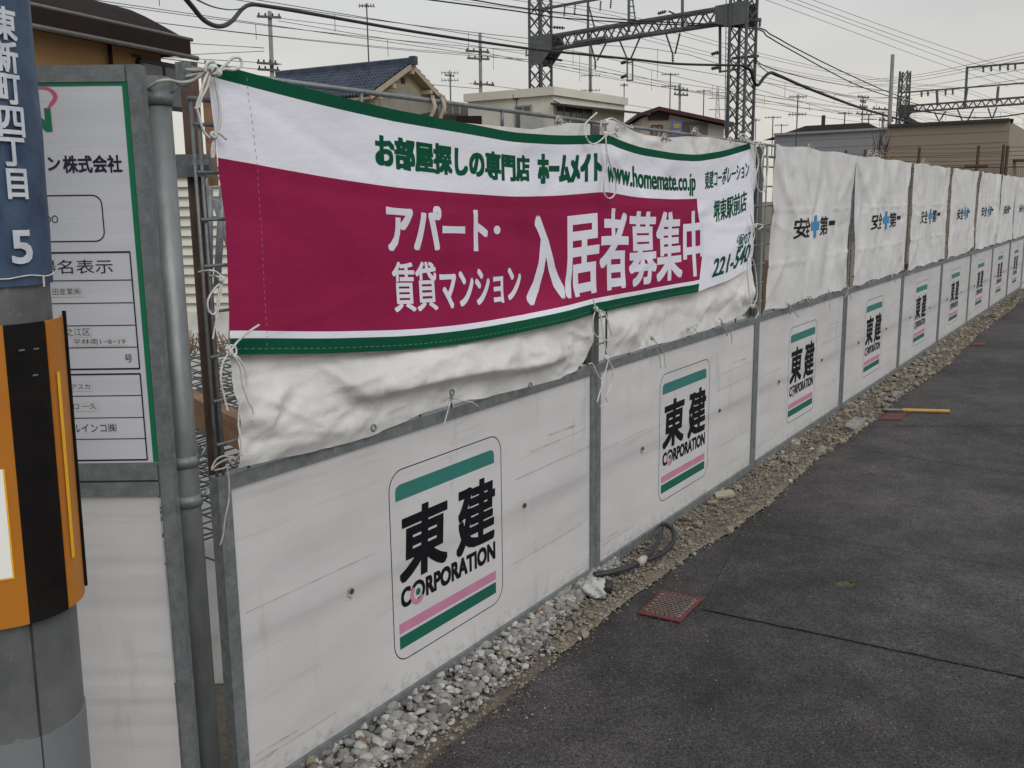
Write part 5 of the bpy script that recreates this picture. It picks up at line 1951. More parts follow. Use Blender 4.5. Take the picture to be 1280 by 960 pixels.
PB, QB = atY(1110, 159, 33.5), atY(1262, 151.5, 31.5)
PB.z = QB.z = (PB.z + QB.z) / 2
bo, bc, bn, bd = gable_box('beige_building', 'plain beige corrugated box building behind the far tarps', PB, QB, 10, BEIGE, BEIGED)
g = MB()
bk = Vector((2.6, 6.5, 0))
a = QB - bc
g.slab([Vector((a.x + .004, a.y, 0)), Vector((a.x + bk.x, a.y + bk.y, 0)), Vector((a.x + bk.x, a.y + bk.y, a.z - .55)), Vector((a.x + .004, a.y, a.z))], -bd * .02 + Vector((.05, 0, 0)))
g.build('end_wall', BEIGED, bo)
g = MB(); g.bar(a + Vector((.05, 0, .03)), Vector((a.x + bk.x, a.y + bk.y, a.z - .50)), .14, .09); g.build('fascia', BROWNR, bo)
P = onplane(1275, 218, QB, Vector((.93, -.37, 0))) 
g = MB(); q = atY(1268, 200, 33) - bc; g.box((q.x, q.y, q.z - .04), (q.x + 1.2, q.y + .8, q.z + .03)); g.build('canopy', DARKR, bo)
# wire fence with posts in front of the beige building
wfp = []
yf = 24.0
tf = Vector((.689, .724, 0))
for (x, y, lb) in ((1147, 184, 'rusty fence post before the beige building, leftmost of four'), (1221, 182, 'rusty fence post with cross arm before the beige building'),
                   (1252.5, 181, 'left one of the two close rusty posts before the beige building'), (1257.5, 182, 'right one of the two close rusty posts before the beige building'),
                   (1055, 188, 'short dark post sticking up behind the first printed tarp'), (1079, 187, 'short dark post behind the second printed tarp')):
    P = atY(x, y, 24)
    g = MB(); g.bar((P.x, P.y, 0), (P.x + .05, P.y, P.z), .055, .05)
    if x == 1221: g.bar((P.x - .25, P.y - .02, P.z - .48), (P.x + .3, P.y - .02, P.z - .48), .05)
    tag(g.build('fence_post', RUST), lb, 'fence post', 'rusty wire fence posts')
g = MB()
a, b = atY(1085, 185, 24), atY(1300, 182, 24)
for k in range(5):
    dz = Vector((0, 0, -.02 - .1 * k)); g.tube([a + dz, a.lerp(b, .5) + dz - Vector((0, 0, .03)), b + dz], .009, 4)
dz = Vector((0, 0, -.50)); g.tube([a + dz, b + dz], .02, 4)
for k in range(90):
    p = a.lerp(b, k / 90) + dz; g.bar(p, p - Vector((0, 0, .5)), .006)
tag(g.build('wire_fence', RUST), 'thin barbed wire strands before the beige building', 'wire fence')


def bare_tree(x, yb, yt, Y, label):
    P, Q = atY(x, yb, Y), atY(x, yt, Y)
    o = empty('bare_shrub', P); tag(o, label, 'shrub')
    h = Q.z - P.z
    g = MB(); g.tube([(0, 0, -.6), (.02, 0, h * .6)], [.035, .02], 5); g.build('trunk', RUST, o)
    g = MB()
    rn = random.Random(int(x))
    for k in range(16):
        z = h * rn.uniform(.0, .6); a = rn.uniform(0, 6.28); l = h * rn.uniform(.3, .6)
        e_ = Vector((math.cos(a) * .35, math.sin(a) * .35, 1)).normalized() * l
        g.tube([(.0, 0, z), Vector((0, 0, z)) + e_ * .5 + Vector((math.cos(a) * .05, 0, 0)), Vector((0, 0, z)) + e_], [.014, .01, .005], 4)
    g.build('branches', RUST, o)
    g = MB()
    for k in range(120):
        p = Vector((rn.gauss(0, .22), rn.gauss(0, .15), rn.uniform(-.3, h * .35)))
        s_ = .05; d = Vector((rn.uniform(-1, 1), rn.uniform(-1, 1), rn.uniform(-1, 1))).normalized() * s_; e2 = d.orthogonal().normalized() * s_ * .6
        g.add([p - d, p + e2, p + d, p - e2], [(0, 1, 2, 3)])
    g.build('leaves', DRY, o)


bare_tree(1098, 208, 155, 31, 'bare twiggy shrub between grey and beige buildings')
bare_tree(1105, 205, 165, 31.5, 'second bare shrub touching the beige building corner')

# ================================================================== RAILWAY GANTRIES
GA, GB = Vector((1.27, 43.5, 0)), Vector((8.79, 36.6, 0))
GD = (GB - GA).normalized(); GN = Vector((GD.y, -GD.x, 0))
TD = Vector((.689, .724, 0))


def gp(x, y, off=0.0, base=GA):
    return onplane(x, y, base - TD * off, GN)


def lattice_tower(parent, c, wdt, z0, z1, r=.035, taper=1.0, step=.55):
    """four legs and X lacing; c = plan centre"""
    for (i, j) in ((-1, -1), (1, -1), (1, 1), (-1, 1)):
        g = MB(); a = c + GD * i * wdt / 2 + TD * j * wdt / 2; b = c + GD * i * wdt / 2 * taper + TD * j * wdt / 2 * taper
        g.bar(a + Vector((0, 0, z0)), b + Vector((0, 0, z1)), .085, .085, GD); g.build('tower_leg', STEEL, parent)
    g = MB(); n = int((z1 - z0) / step)
    for k in range(n):
        za, zb = z0 + (z1 - z0) * k / n, z0 + (z1 - z0) * (k + 1) / n
        ta, tb = 1 + (taper - 1) * k / n, 1 + (taper - 1) * (k + 1) / n
        cs = [(-1, -1), (1, -1), (1, 1), (-1, 1)]
        for q in range(4):
            i, j = cs[q]; i2, j2 = cs[(q + 1) % 4]
            A = c + GD * i * wdt / 2 * ta + TD * j * wdt / 2 * ta + Vector((0, 0, za)); A2 = c + GD * i2 * wdt / 2 * ta + TD * j2 * wdt / 2 * ta + Vector((0, 0, za))
            Bq = c + GD * i * wdt / 2 * tb + TD * j * wdt / 2 * tb + Vector((0, 0, zb)); B2 = c + GD * i2 * wdt / 2 * tb + TD * j2 * wdt / 2 * tb + Vector((0, 0, zb))
            g.bar(A, B2, r); g.bar(A2, Bq, r)
    g.build('tower_lacing', STEEL, parent)['kind'] = 'stuff'


def insul(parent, p, q, r=.06):
    p, q = Vector(p), Vector(q); g = MB()
    g.tube([p, q], r * .35, 6)
    for k in range(4):
        t = (k + .7) / 4.6; c = p.lerp(q, t); d = (q - p).normalized() * r * .3
        g.tube([c - d, c, c + d], [r * .5, r, r * .5], 8)
    return g.build('insulator', INSUL, parent)


gy = empty('railway_gantry', GA)
tag(gy, 'dark steel railway gantry with two lattice towers and a lattice girder over the roofs', 'gantry')
G0 = GA.copy()
gA = gp(675.5, 60); gB = gp(928, 60)
cA = Vector((gA.x, gA.y, 0)) - G0; cB = Vector((gB.x, gB.y, 0)) - G0
lattice_tower(gy, cA, .66, 0, 11.6)
lattice_tower(gy, cB, .68, 0, 11.6)
zT = (gp(690, 45).z + gp(900, 12).z) / 2 - .0
zBm = (gp(700, 59.5).z + gp(900, 30).z) / 2
for off in (-.2, .2):
    o_ = TD * off
    for z in (zT, zBm):
        g = MB(); g.bar(cA + o_ + Vector((0, 0, z)), cB + o_ + Vector((0, 0, z)), .085, .10); g.build('girder_chord', STEEL, gy)
    n = 22
    for k in range(n):
        g = MB()
        p = cA.lerp(cB, .08 + .86 * k / n) + o_; q = cA.lerp(cB, .08 + .86 * (k + 1) / n) + o_
        a, b = (zBm, zT) if k % 2 == 0 else (zT, zBm)
        g.bar(p + Vector((0, 0, a)), q + Vector((0, 0, b)), .045, .05); g.build('girder_lacing', STEEL, gy)
# gusset plates at the towers
hb = zT - zBm
for (c, s_, dp) in ((cA, 1, .62), (cB, -1, .20)):
    for off in (-.36, .36):
        g = MB(); o_ = TD * off
        a = c - GD * s_ * .36 + o_; b = c + GD * s_ * .95 + o_
        g.slab([a + Vector((0, 0, zT + .08)), b + Vector((0, 0, zT + .06)), b + Vector((0, 0, zBm - .05)), c + GD * s_ * .35 + o_ + Vector((0, 0, zBm - dp)), a + Vector((0, 0, zBm - dp))], TD * .02 * (1 if off > 0 else -1))
        g.build('gusset_plate', STEELL, gy)
# hanging V brackets with insulators
for (xl, yl, xr, yr, xb, yb, ye) in ((738, 54, 758, 53, 744, 76, 87), (773, 47, 802, 42, 785, 76, 76), (832, 41, 850, 41, 841, 68, 81)):
    g = MB(); A, B_, C_, D_ = gp(xl, yl) - G0, gp(xr, yr) - G0, gp(xb, yb) - G0, gp(xb, ye) - G0
    g.bar(A, C_, .05); g.bar(B_, C_ + GD * .1, .05); g.build('hanger', STEEL, gy)
    if ye != yb: insul(gy, C_, D_, .07)
g = MB()
for x in (784, 790.8): g.bar(gp(x, 74) - G0, gp(x, 101) - G0, .055)
for y in (78, 100.5): g.bar(gp(784, y) - G0, gp(791, y - .3) - G0, .055)
g.build('drop_frame', STEEL, gy)
g = MB(); g.bar(gp(900, 30) - G0, gp(900, 90) - G0, .09); g.bar(gp(899, 90) - G0, gp(925, 86) - G0, .06); g.build('drop_post', STEEL, gy)
for (x0, y0, x1, y1) in ((776, 79, 783, 77), (776, 97, 784, 94), (889, 68, 899, 65), (889, 86, 899, 84), (691, 34, 706, 35), (822, 17, 833, 14)):
    insul(gy, gp(x0, y0) - G0, gp(x1, y1) - G0, .075)
# posts above the girder and the feeder arm
g = MB(); g.bar(gp(735, 56) - G0, gp(735, 1) - G0, .10); g.bar(gp(735, 4) - G0, gp(743, 34) - G0, .05); g.build('upper_post', STEEL, gy)
g = MB(); g.bar(gp(672, 12.5) - G0, gp(762, -4) - G0, .10); g.build('feeder_arm', STEEL, gy)
for x, y in ((706, 8), (719, 6), (751, 1), (764, -2)): insul(gy, gp(x, y) - G0, gp(x - 1, y + 13) - G0, .06)
g = MB()
g.bar(gp(786, 40) - G0, gp(786, -12) - G0, .10); g.bar(gp(796, 38) - G0, gp(789, -12) - G0, .05)
for k in range(6): g.bar(gp(787, -8 + k * 8) - G0, gp(791 + k, -8 + k * 8) - G0, .04)
g.build('ladder_post', STEEL, gy)
g = MB(); g.bar(gp(853, 33) - G0, gp(853, -12) - G0, .10); g.build('upper_post', STEEL, gy)
g = MB(); g.bar(gp(853, 22) - G0, gp(836, 14) - G0, .06); g.build('bracket_arm', STEEL, gy)
g = MB(); g.bar(gp(660, 69) - G0, gp(702, 75.5) - G0, .09); g.build('cross_arm', BLACKF, gy)
g = MB(); g.bar(gp(915, 73) - G0, gp(948, 70) - G0, .09); g.build('cross_arm', STEEL, gy)
g = MB(); g.bar(gp(905, 28) - G0, gp(951, 24.5) - G0, .11); g.build('cross_arm', STEEL, gy)
for x, y, dy in ((950, 26, 8), (942, 27, 8), (658, 62, 9), (945, 72, 8), (951, 72, 0)):
    if dy: insul(gy, gp(x, y) - G0, gp(x - .5, y + dy) - G0, .06)
g = MB()
for x in (916, 921): g.bar(gp(x, -5) - G0 - TD * .45, gp(x - 2, 170) - G0 - TD * .45, .025)
for k in range(24): g.bar(gp(916 - k * .05, k * 7) - G0 - TD * .45, gp(921 - k * .05, k * 7) - G0 - TD * .45, .02)
g.build('ladder', STEEL, gy)
g = MB(); g.bar(gp(724, 54) - G0 - TD * .34, gp(764, 47.5) - G0 - TD * .34, .05, .10); g.build('clamp_bar', STEELL, gy)
g = MB(); g.bar(gp(822, 43) - G0 - TD * .34, gp(859, 37) - G0 - TD * .34, .05, .10); g.build('clamp_bar', STEELL, gy)

# second gantry
G2 = Vector((29.0, 72.6, 0))
gy2 = empty('railway_gantry', G2)
tag(gy2, 'farther railway gantry with long lattice girder over the beige building', 'gantry')
g2 = lambda x, y: onplane(x, y, G2, GN) - G2
c2 = g2(1129, 131); c2.z = 0
lattice_tower(gy2, c2, .8, 0, g2(1131, 89).z, .05, .7, .8)
zt2, zb2 = (g2(1140, 131).z + g2(1275, 123).z) / 2, (g2(1140, 139).z + g2(1275, 131).z) / 2
e2_ = g2(1400, 118); e2_.z = 0
for z in (zt2, zb2):
    g = MB(); g.bar(c2 + Vector((0, 0, z)), e2_ + Vector((0, 0, z)), .14, .13); g.build('girder_chord', STEEL, gy2)
n = 46
g = MB()
for k in range(n):
    p, q = c2.lerp(e2_, .04 + .96 * k / n), c2.lerp(e2_, .04 + .96 * (k + 1) / n)
    a, b = (zb2, zt2) if k % 2 == 0 else (zt2, zb2)
    g.bar(p + Vector((0, 0, a)), q + Vector((0, 0, b)), .07)
g.build('girder_lacing', STEEL, gy2)['kind'] = 'stuff'
g = MB(); g.slab([g2(1123, 131), g2(1141, 130.5), g2(1141, 139), g2(1131, 147), g2(1123, 149)], TD * .3); g.build('gusset_plate', STEELL, gy2)
g = MB(); g.bar(g2(1126, 116), g2(1290, 103), .10); g.build('feeder_arm', STEEL, gy2)
g = MB(); g.bar(g2(1208, 84.5), g2(1300, 77), .12); g.build('feeder_arm', STEEL, gy2)
for (x0, y0, x1, y1) in ((1209, 84, 1206, 134), (1171, 113, 1172, 132), (1248, 108, 1246, 128), (1205, 135, 1209, 110)):
    g = MB(); g.bar(g2(x0, y0), g2(x1, y1), .13); g.build('upper_post', STEEL, gy2)
for x, y in ((1152, 114), (1160, 113), (1182, 112), (1191, 111), (1229, 83), (1239, 82), (1250, 81), (1260, 81), (1269, 80)):
    insul(gy2, g2(x, y), g2(x, y + 7.5), .10)
for (xl, yl, xr, yr, xb, yb) in ((1168, 140, 1182, 139, 1174, 150), (1197, 137, 1217, 136, 1206, 156), (1235, 135, 1246, 134, 1240, 147)):
    g = MB(); g.bar(g2(xl, yl), g2(xb - 1, yb), .08); g.bar(g2(xr, yr), g2(xb + 1, yb), .08); g.bar(g2(xb, yb), g2(xb, yb + 6), .08); g.build('hanger', STEEL, gy2)


# ------------------------------------------------------------------ utility poles far behind
def upole(x, yt, yb, Y, wpx, label, arms=(), m=CONC, lean=0):
    Q, P = atY(x, yt, Y), atY(x + lean, yb, Y)
    r = wpx / 2 / FPX * Y
    o = empty('utility_pole', (P.x, P.y, 0)); tag(o, label, 'utility pole', 'utility poles behind the site')
    top = Q - Vector((P.x, P.y, 0))
    g = MB(); g.tube([(0, 0, 0), top], [r * 1.1, r * .85], 10); g.build('shaft', m, o, True)
    for (ya, xa0, xa1) in arms:
        A, B_ = atY(xa0, ya, Y) - Vector((P.x, P.y, 0)), atY(xa1, ya + 1.5, Y) - Vector((P.x, P.y, 0))
        g = MB(); g.bar(A - Vector((0, r, 0)), B_ - Vector((0, r, 0)), .09); g.build('crossarm', STEEL, o)
        for t in (.08, .35, .65, .92):
            c = A.lerp(B_, t); insul(o, c - Vector((0, r, 0)), c + Vector((0, -r, .16)), .05)
    return o


upole(337, 14, 98, 42, 5.5, 'grey utility pole with crossarms left of the tiled roof', ((21, 322, 352), (79, 322, 347), (87, 323, 350)))
upole(600, 41, 112, 50, 4.5, 'grey utility pole with crossarms above the cream flat house', ((64, 582, 612), (73, 584, 612), (105, 592, 618)))
upole(850, 105, 150, 60, 3.5, 'short grey utility pole behind the maroon roof', ((112, 842, 860), (118, 842, 860)))
upole(1116, 68, 170, 40, 5.0, 'tall bare concrete pole left of the farther gantry', (), m=CONC, lean=-4)
upole(738, 55, 113, 52, 4.5, 'pale grey pole behind the girder of the near gantry', ())
upole(1079, 120, 160, 70, 1.6, 'thin far pole with many crossarms above the grey building', ((121, 1072, 1086), (127, 1075, 1082), (133, 1074, 1084), (142, 1070, 1090)))
upole(1104, 140, 160, 60, 3, 'far pole with transformer box between grey and beige buildings', ((136, 1090, 1114), (150, 1098, 1116)))
upole(563, 92, 130, 80, 1.5, 'far thin pole right of the tiled gable', ((94, 556, 568),))

# power pylon far off
py = empty('power_pylon', atY(897, 170, 220)); tag(py, 'faint far power pylon left of the right lattice tower', 'pylon')
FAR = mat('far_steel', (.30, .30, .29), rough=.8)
O_ = atY(897, 170, 220)
g = MB()
for s_ in (-1, 1):
    g.bar(atY(897 + s_ * 5, 190, 220) - O_, atY(897 + s_ * .8, 108, 220) - O_, .12)
for k in range(9):
    y = 112 + k * 8; w_ = .8 + (y - 108) / 82 * 4.2
    g.bar(atY(897 - w_, y, 220) - O_, atY(897 + w_, y + 8, 220) - O_, .08); g.bar(atY(897 + w_, y, 220) - O_, atY(897 - w_, y + 8, 220) - O_, .08)
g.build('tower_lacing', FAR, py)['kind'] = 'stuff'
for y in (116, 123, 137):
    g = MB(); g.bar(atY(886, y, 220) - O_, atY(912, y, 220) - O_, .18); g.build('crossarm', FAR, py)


# ------------------------------------------------------------------ overhead wires
def wire(px_pts, r, label, m=WIRE, k=4, n=8, cat='wire', name='overhead_wire'):
    pts = [atY(*p) for p in px_pts]
    pts = smooth_pts(pts, n)
    o = empty(name, (0, 0, 0)); bpy.data.objects.remove(o)
    g = MB(); g.tube(pts, r, k)
    o = g.build(name, m, None, True)
    tag(o, label, cat, 'overhead wires')
    return o


wire([(215, -22, 15), (240, 8, 16), (256, 26, 17), (275, 33, 18), (290, 26, 19), (303, 11, 20.5), (314, 6, 21), (335, 8, 21.7), (400, 19, 24.3), (520, 40, 28.6), (640, 58, 32), (700, 65, 33.2), (790, 74, 34.8), (850, 80, 35.6), (937, 82, 36.2)],
     .042, 'thick black cable with a sagging loop, crossing the sky to the right tower', CABLE, 7, cat='cable', name='overhead_cable')
wire([(928, 82, 36), (938, 88, 36.2), (943, 103, 36.5), (948, 106, 36.7), (955, 97, 37), (963, 91, 37.5), (975, 95, 38.5), (1002, 107, 41), (1035, 120, 44), (1079, 136, 49), (1120, 148, 55), (1150, 156, 60)],
     .06, 'thick black cable dipping at the right tower and running down to the far right', CABLE, 7, cat='cable', name='overhead_cable')
wire([(228, -10, 15), (262, 7, 17), (285, 12, 18.5), (300, 11, 20), (314, 6, 21)], .014, 'thin black wire meeting the cable above the tiled roof', CABLE)
wire([(1134, 150, 58), (1148, 157, 60), (1165, 160, 62)], .22, 'black splice sleeve on the cable before the beige building', CABLE, 8, cat='cable')
wire([(250, -38, 22), (540, 0, 33), (640, 13, 36), (700, 22, 37.2), (800, 29, 38), (935, 35, 37), (960, 46, 38.4), (984, 60, 41), (1066, 104, 50), (1120, 123, 58), (1150, 131, 66)], .026, 'lower of the two dark feeder wires crossing the near girder', CABLE, 5)
wire([(300, -40, 22), (560, -5, 33), (640, 8, 36), (720, 18, 37.2), (800, 26, 38), (935, 33, 37), (965, 44, 38.4), (994, 60, 41), (1050, 88, 48), (1110, 115, 56), (1140, 124, 64)], .026, 'upper of the two dark feeder wires crossing the near girder', CABLE, 5)
wire([(942, 72, 36.5), (960, 84, 38), (1020, 100, 45), (1080, 110, 55), (1125, 116, 70)], .022, 'dark wire from the right tower arm to the farther gantry', WIRE)
wire([(942, 76, 36.5), (970, 95, 40), (1030, 113, 48), (1075, 121, 56), (1125, 122, 70)], .018, 'thin wire below the tower arm running to the farther gantry', WIRE)


def track_wire(x, y, r, label, sag=.5, drop=0, s0=-46, s1=120, base=GA):
    Q = onplane(x, y, GA, GN)
    pts = []
    for k in range(0, 61):
        s_ = s0 + (s1 - s0) * k / 60
        f = (s_ % 40.2) / 40.2
        P = Q + TD * s_ - Vector((0, 0, 4 * sag * f * (1 - f)))
        if P.y < 5: continue
        pts.append(P)
    g = MB(); g.tube(pts, r, 4)
    if drop:
        k = s0
        while k < s1:
            f = (k % 40.2) / 40.2
            P = Q + TD * k - Vector((0, 0, 4 * sag * f * (1 - f)))
            if P.y > 8: g.tube([P, Vector((P.x, P.y, Q.z - drop))], .010, 4)
            k += 5
    o = g.build('catenary_wire', WIRE, None)
    tag(o, label, 'wire', 'railway catenary wires')


track_wire(744, 68, .013, 'messenger wire with droppers over the left track', .75, 1.15)
track_wire(744, 89, .013, 'contact wire under the left hanger of the near gantry', .02)
track_wire(841, 62, .013, 'messenger wire with droppers over the right track', .75, 1.15)
track_wire(841, 84, .013, 'contact wire under the right hanger of the near gantry', .02)
for (x, y, lb) in ((706, 21, 'thin feeder wire on the first insulator of the upper arm'), (719, 19, 'thin feeder wire on the second insulator of the upper arm'),
                   (751, 14, 'thin feeder wire on the third insulator of the upper arm'), (764, 12, 'thin feeder wire on the fourth insulator of the upper arm')):
    track_wire(x, y, .012, lb, .6)
track_wire(658, 72, .012, 'thin wire on the left cross arm of the near gantry', .6)
track_wire(700, 77, .012, 'thin wire on the right end of the left cross arm', .6)
# street wires in the back
for (pts, lb) in (([(-20, 46, 14), (337, 88, 42), (600, 111, 50)], 'low thin wire across the brown roof to the far pole'),
                  ([(348, 26, 42), (480, 48, 46), (596, 64, 50), (720, 90, 55), (848, 112, 60), (1000, 132, 66)], 'thin street wire between the two crossarm poles'),
                  ([(352, 23, 42), (480, 40, 46), (610, 60, 50), (740, 82, 55), (856, 110, 60)], 'upper thin street wire between the crossarm poles'),
                  ([(0, 60, 40), (322, 78, 42), (347, 81, 42)], 'short thin wires left of the first crossarm pole'),
                  ([(200, 70, 35), (330, 64, 42)], 'faint wire reaching the first pole from the left'),
                  ([(200, 52, 35), (300, 58, 42), (330, 60, 42)], 'fainter wire above, reaching the first pole'),
                  ([(586, 104, 50), (700, 118, 55), (842, 140, 60)], 'low faint wire from the second crossarm pole'),
                  ([(940, 110, 60), (1050, 140, 70), (1110, 148, 80)], 'faint wire right of the tower above the grey building'),
                  ([(940, 122, 60), (1000, 134, 66), (1100, 150, 80)], 'second faint wire above the grey building'),
                  ([(940, 132, 60), (1020, 145, 70), (1100, 156, 80)], 'third faint wire just above the grey building'),
                  ([(940, 98, 60), (1040, 128, 70), (1120, 140, 80)], 'upper faint wire right of the tower')):
    wire(pts, .016, lb, WIRE, 4, 6)
for k, (y0, y1, lb) in enumerate(((97, 62, 'topmost thin wire rising to the right edge'), (100, 67, 'second thin wire rising to the right edge'), (104, 71, 'third thin wire rising to the right edge'),
                                  (112, 84, 'fourth thin wire rising to the right edge'), (122, 96, 'lowest thin wire rising to the right edge'))):
    wire([(1060, y0 + 5, 90), (1150, y0 - 4, 78), (1295, y1, 62)], .018, lb, WIRE, 4, 6)
for k, (x0, x1, lb) in enumerate(((985, 1170, 'first faint wire descending in the upper right sky'), (1015, 1195, 'second faint wire descending in the upper right sky'),
                                  (1035, 1215, 'third faint wire descending in the upper right sky'), (1060, 1238, 'fourth faint wire descending in the upper right sky'))):
    wire([(x0 - 60, -12 + k * 2, 55), (x0 + 60, 32 + k * 2, 62), (x1, 78, 72), (x1 + 90, 108, 84)], .013, lb, WIRE, 4, 6)
wire([(1140, 137, 72), (1180, 143, 70), (1210, 147, 68), (1250, 146, 66), (1290, 140, 64)], .045, 'sagging dark cable just above the beige building', CABLE, 5)

# ================================================================== SMALL THINGS AT THE FENCE FOOT
# red metal access cover with raised tread
gr = empty('metal_cover', (0, 0, 0))
cs = [gnd(798, 766, .02), gnd(827, 738, .02), gnd(879, 748, .02), gnd(850, 777, .02)]
cc = sum(cs, Vector()) / 4
gr.location = (cc.x, cc.y, 0)
tag(gr, 'small worn red metal access cover at the asphalt edge near the second panel', 'metal cover')
J = [c - Vector((cc.x, cc.y, 0)) for c in cs]
g = MB()
g.add([(p.x, p.y, .016) for p in J] + [(p.x * .84, p.y * .84, .021) for p in J] + [(p.x, p.y, .021) for p in J],
      [(8, 9, 5, 4), (9, 10, 6, 5), (10, 11, 7, 6), (11, 8, 4, 7), (0, 1, 9, 8), (1, 2, 10, 9), (2, 3, 11, 10), (3, 0, 8, 11)])
g.build('rim', mat('red_rim', (.19, .04, .038), (.10, .035, .034), scale=40, rough=.8, dirt=[((.06, .055, .05), 25, .52, .8, (1, 1, 1))]), gr)
g = MB(); g.add([(p.x * .84, p.y * .84, .0195) for p in J], [(0, 1, 2, 3)]); g.build('cover_plate', REDM, gr)
g = MB()
for i in range(14):
    for j in range(12):
        a, b = (i + .5) / 14 * .8 - .4 + .5, (j + .5) / 12 * .8 - .4 + .5
        p = J[0].lerp(J[3], a).lerp(J[1].lerp(J[2], a), b)
        an = .5 if (i + j) % 2 else 2.1
        d = Vector((math.cos(an), math.sin(an), 0)) * .011
        g.bar((p.x - d.x, p.y - d.y, .0215), (p.x + d.x, p.y + d.y, .0215), .005, .004)
t_ = g.build('tread_bars', mat('tread_worn', (.16, .12, .10), (.24, .20, .17), scale=40, rough=.5), gr); t_['kind'] = 'stuff'
for (x, y, sx, sy, lb) in ((1116, 521, 18, 4, 'faded red cover in the asphalt by the yellow taped stick'), (1223, 430, 10, 1.4, 'far faded red cover on the asphalt')):
    c4 = [gnd(x - sx, y + sy, .014), gnd(x - sx * .4, y - sy, .014), gnd(x + sx, y - sy, .014), gnd(x + sx * .6, y + sy, .014)]
    g = MB(); g.slab([(p.x, p.y, .012) for p in c4], (0, 0, .007)); tag(g.build('metal_cover', REDM), lb, 'metal cover')
# yellow paint blot
g = MB(); c = gnd(1056, 730, .0148); n = 40
g.add([(c.x + .040 * math.cos(a / n * 6.283) * (1 + .8 * noise.noise(Vector((a, .3, 0)) * .9)), c.y + .026 * math.sin(a / n * 6.283) * (1 + .8 * noise.noise(Vector((a, 5.3, 0)) * .9)), .0148) for a in range(n)], [tuple(range(n))])
struct(g.build('paint_mark', YMARK), 'faint yellow paint blot on the asphalt')
# taped stick and rock
st = empty('taped_stick', gnd(1150, 513, .02)); tag(st, 'yellow taped stick lying on the asphalt beside a small rock', 'stick')
A, B_, C_ = gnd(1105, 512, .028), gnd(1128, 512.5, .028), gnd(1187, 514, .028)
O_ = Vector(st.location)
g = MB(); g.tube([A - O_, B_ - O_], .009, 8); g.build('bare_end', GALV, st)
g = MB(); g.tube([B_ - O_, C_ - O_], .012, 8); g.build('taped_end', YSTICK, st)


def rock(x, y, r, lb, m=STONE, flat=.7, name='rock'):
    P = gnd(x, y, .03); v, f = IV2.copy(), IF2
    for _ in range(7):
        nn = rng.normal(size=3); nn /= np.linalg.norm(nn); h = v @ nn; v -= np.outer(np.maximum(h - .6, 0), nn)
    v = v * np.array([r, r * .8, r * flat])
    me = bpy.data.meshes.new(name); me.from_pydata(v.tolist(), [], f.tolist()); me.materials.append(m)
    o = link(name, me); o.location = (P.x, P.y, r * flat * .75 + .008); o.rotation_euler = (.1, .15, random.uniform(0, 6))
    return tag(o, lb, 'rock')


rock(1121, 494, .055, 'small pale rock standing at the left end of the taped stick')
# broken tile slabs
def slab_piece(x, y, w_, h_, lb, rz=.4, t=.016, m=None):
    P = gnd(x, y, .02); g = MB()
    pts = [(-w_, -h_ * .8), (-w_ * .2, -h_), (w_ * .9, -h_ * .6), (w_, h_ * .7), (w_ * .1, h_), (-w_ * .8, h_ * .6)]
    g.prism(pts, 0, t); o = g.build('stone_slab', m or STONE); o.location = (P.x, P.y, .014); o.rotation_euler = (.08, -.06, rz)
    return tag(o, lb, 'slab')


slab_piece(905, 618, .055, .04, 'broken pale tile lying at the foot of the second logo panel', .2, .014, mat('pale_tile', (.42, .36, .27), (.34, .29, .22), scale=20))
slab_piece(1068, 533, .13, .05, 'flat pale stone slab on the rubble near the fourth joint', .9, .03)
slab_piece(700, 745, .04, .03, 'flat grey stone against the bottom rail just before the joint', .5, .03)
# hose loop with tape
def gpt(x, y, z): return gnd(x, y, z)


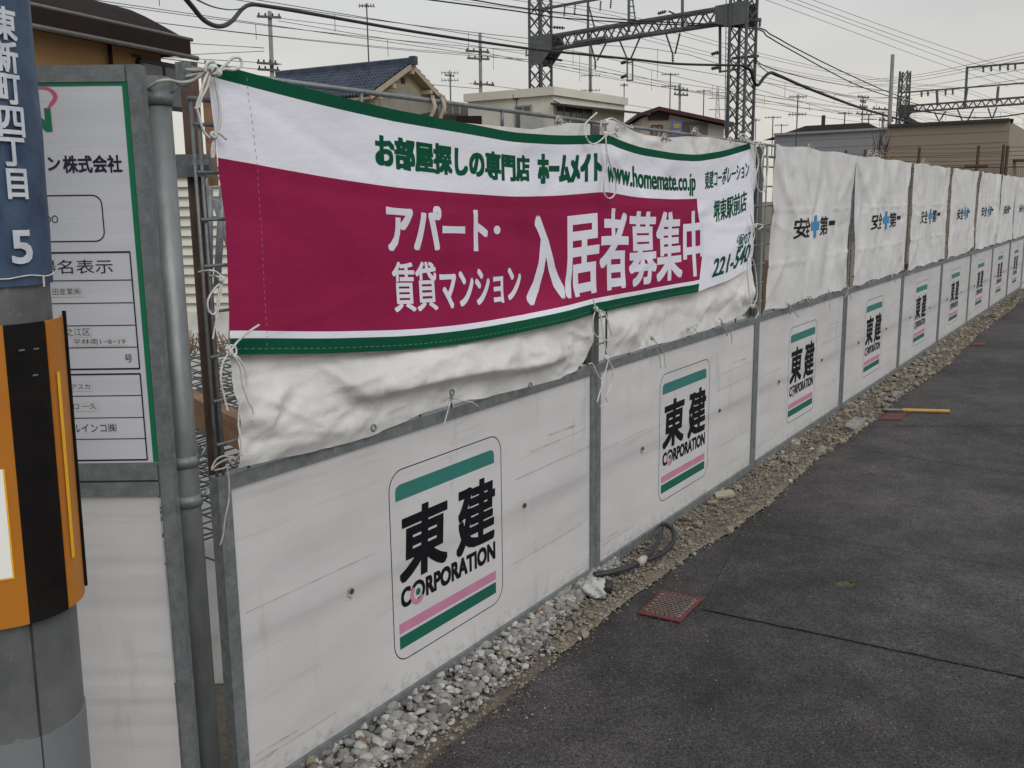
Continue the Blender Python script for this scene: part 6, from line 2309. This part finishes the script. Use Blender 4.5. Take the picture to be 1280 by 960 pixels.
ho = empty('hose', gnd(800, 690)); tag(ho, 'grey black hose bent into a loop coming out under the second panel', 'hose')
O_ = Vector(ho.location)
g = MB(); g.tube(smooth_pts([gpt(742, 719, .03) - O_, gpt(760, 716, .035) - O_, gpt(780, 711, .035) - O_, gpt(795, 705, .035) - O_, gpt(803, 701, .04) - O_], 6), .0125, 10); g.build('thick_hose', HOSE, ho, True)
g = MB(); g.tube(smooth_pts([gpt(803, 701, .04) - O_, gpt(822, 695, .04) - O_, gpt(837, 684, .05) - O_, gpt(843, 672, .06) - O_, gpt(841, 662, .07) - O_, gpt(833, 656, .08) - O_, gpt(829, 655, .05) - O_], 6), .0105, 8)
g.tube(smooth_pts([gpt(803, 699, .045) - O_, gpt(814, 690, .05) - O_, gpt(822, 678, .06) - O_, gpt(826, 666, .07) - O_, gpt(827, 660, .06) - O_], 6), .0095, 8)
g.build('loop_hose', HOSE, ho, True)
g = MB(); a, b = gpt(798, 704, .038) - O_, gpt(806, 698, .042) - O_
g.tube([a, a.lerp(b, .5), b], [.016, .017, .016], 12); g.build('tape_wrap', STRING, ho, True)
# plastic bag by the joint
bgm = bmesh.new(); bmesh.ops.create_icosphere(bgm, subdivisions=4, radius=1)
for v in bgm.verts:
    p = v.co.copy(); k = 1 + .45 * noise.fractal(p * 1.7, 1, 2.2, 5)
    v.co = Vector((p.x * .05 * k, p.y * .045 * k, max(-.012, p.z * .040 * k)))
me = bpy.data.meshes.new('plastic_bag'); bgm.to_mesh(me); bgm.free(); me.materials.append(BAG)
me.polygons.foreach_set('use_smooth', [True] * len(me.polygons))
o = link('plastic_bag', me); P = gnd(744, 736, .03); o.location = (P.x, P.y, .025); tag(o, 'crumpled white plastic bag at the foot of the first fence joint', 'bag')
g = MB(); P = gnd(757, 729, .05)
g.tube([Vector((P.x, P.y, .02)), Vector((P.x, P.y, .02)) + Vector((.01, -.01, .035))], .022, 12); tag(g.build('pipe_socket', HOSE, None, True), 'small grey pipe end lying beside the plastic bag', 'pipe end')
g = MB(); g.tube([gpt(848, 649, .03), gpt(857, 650, .03), gpt(866, 651, .025)], .006, 6); tag(g.build('bolt_rod', RUST), 'short dark rusty rod on the dirt beyond the hose loop', 'rod')
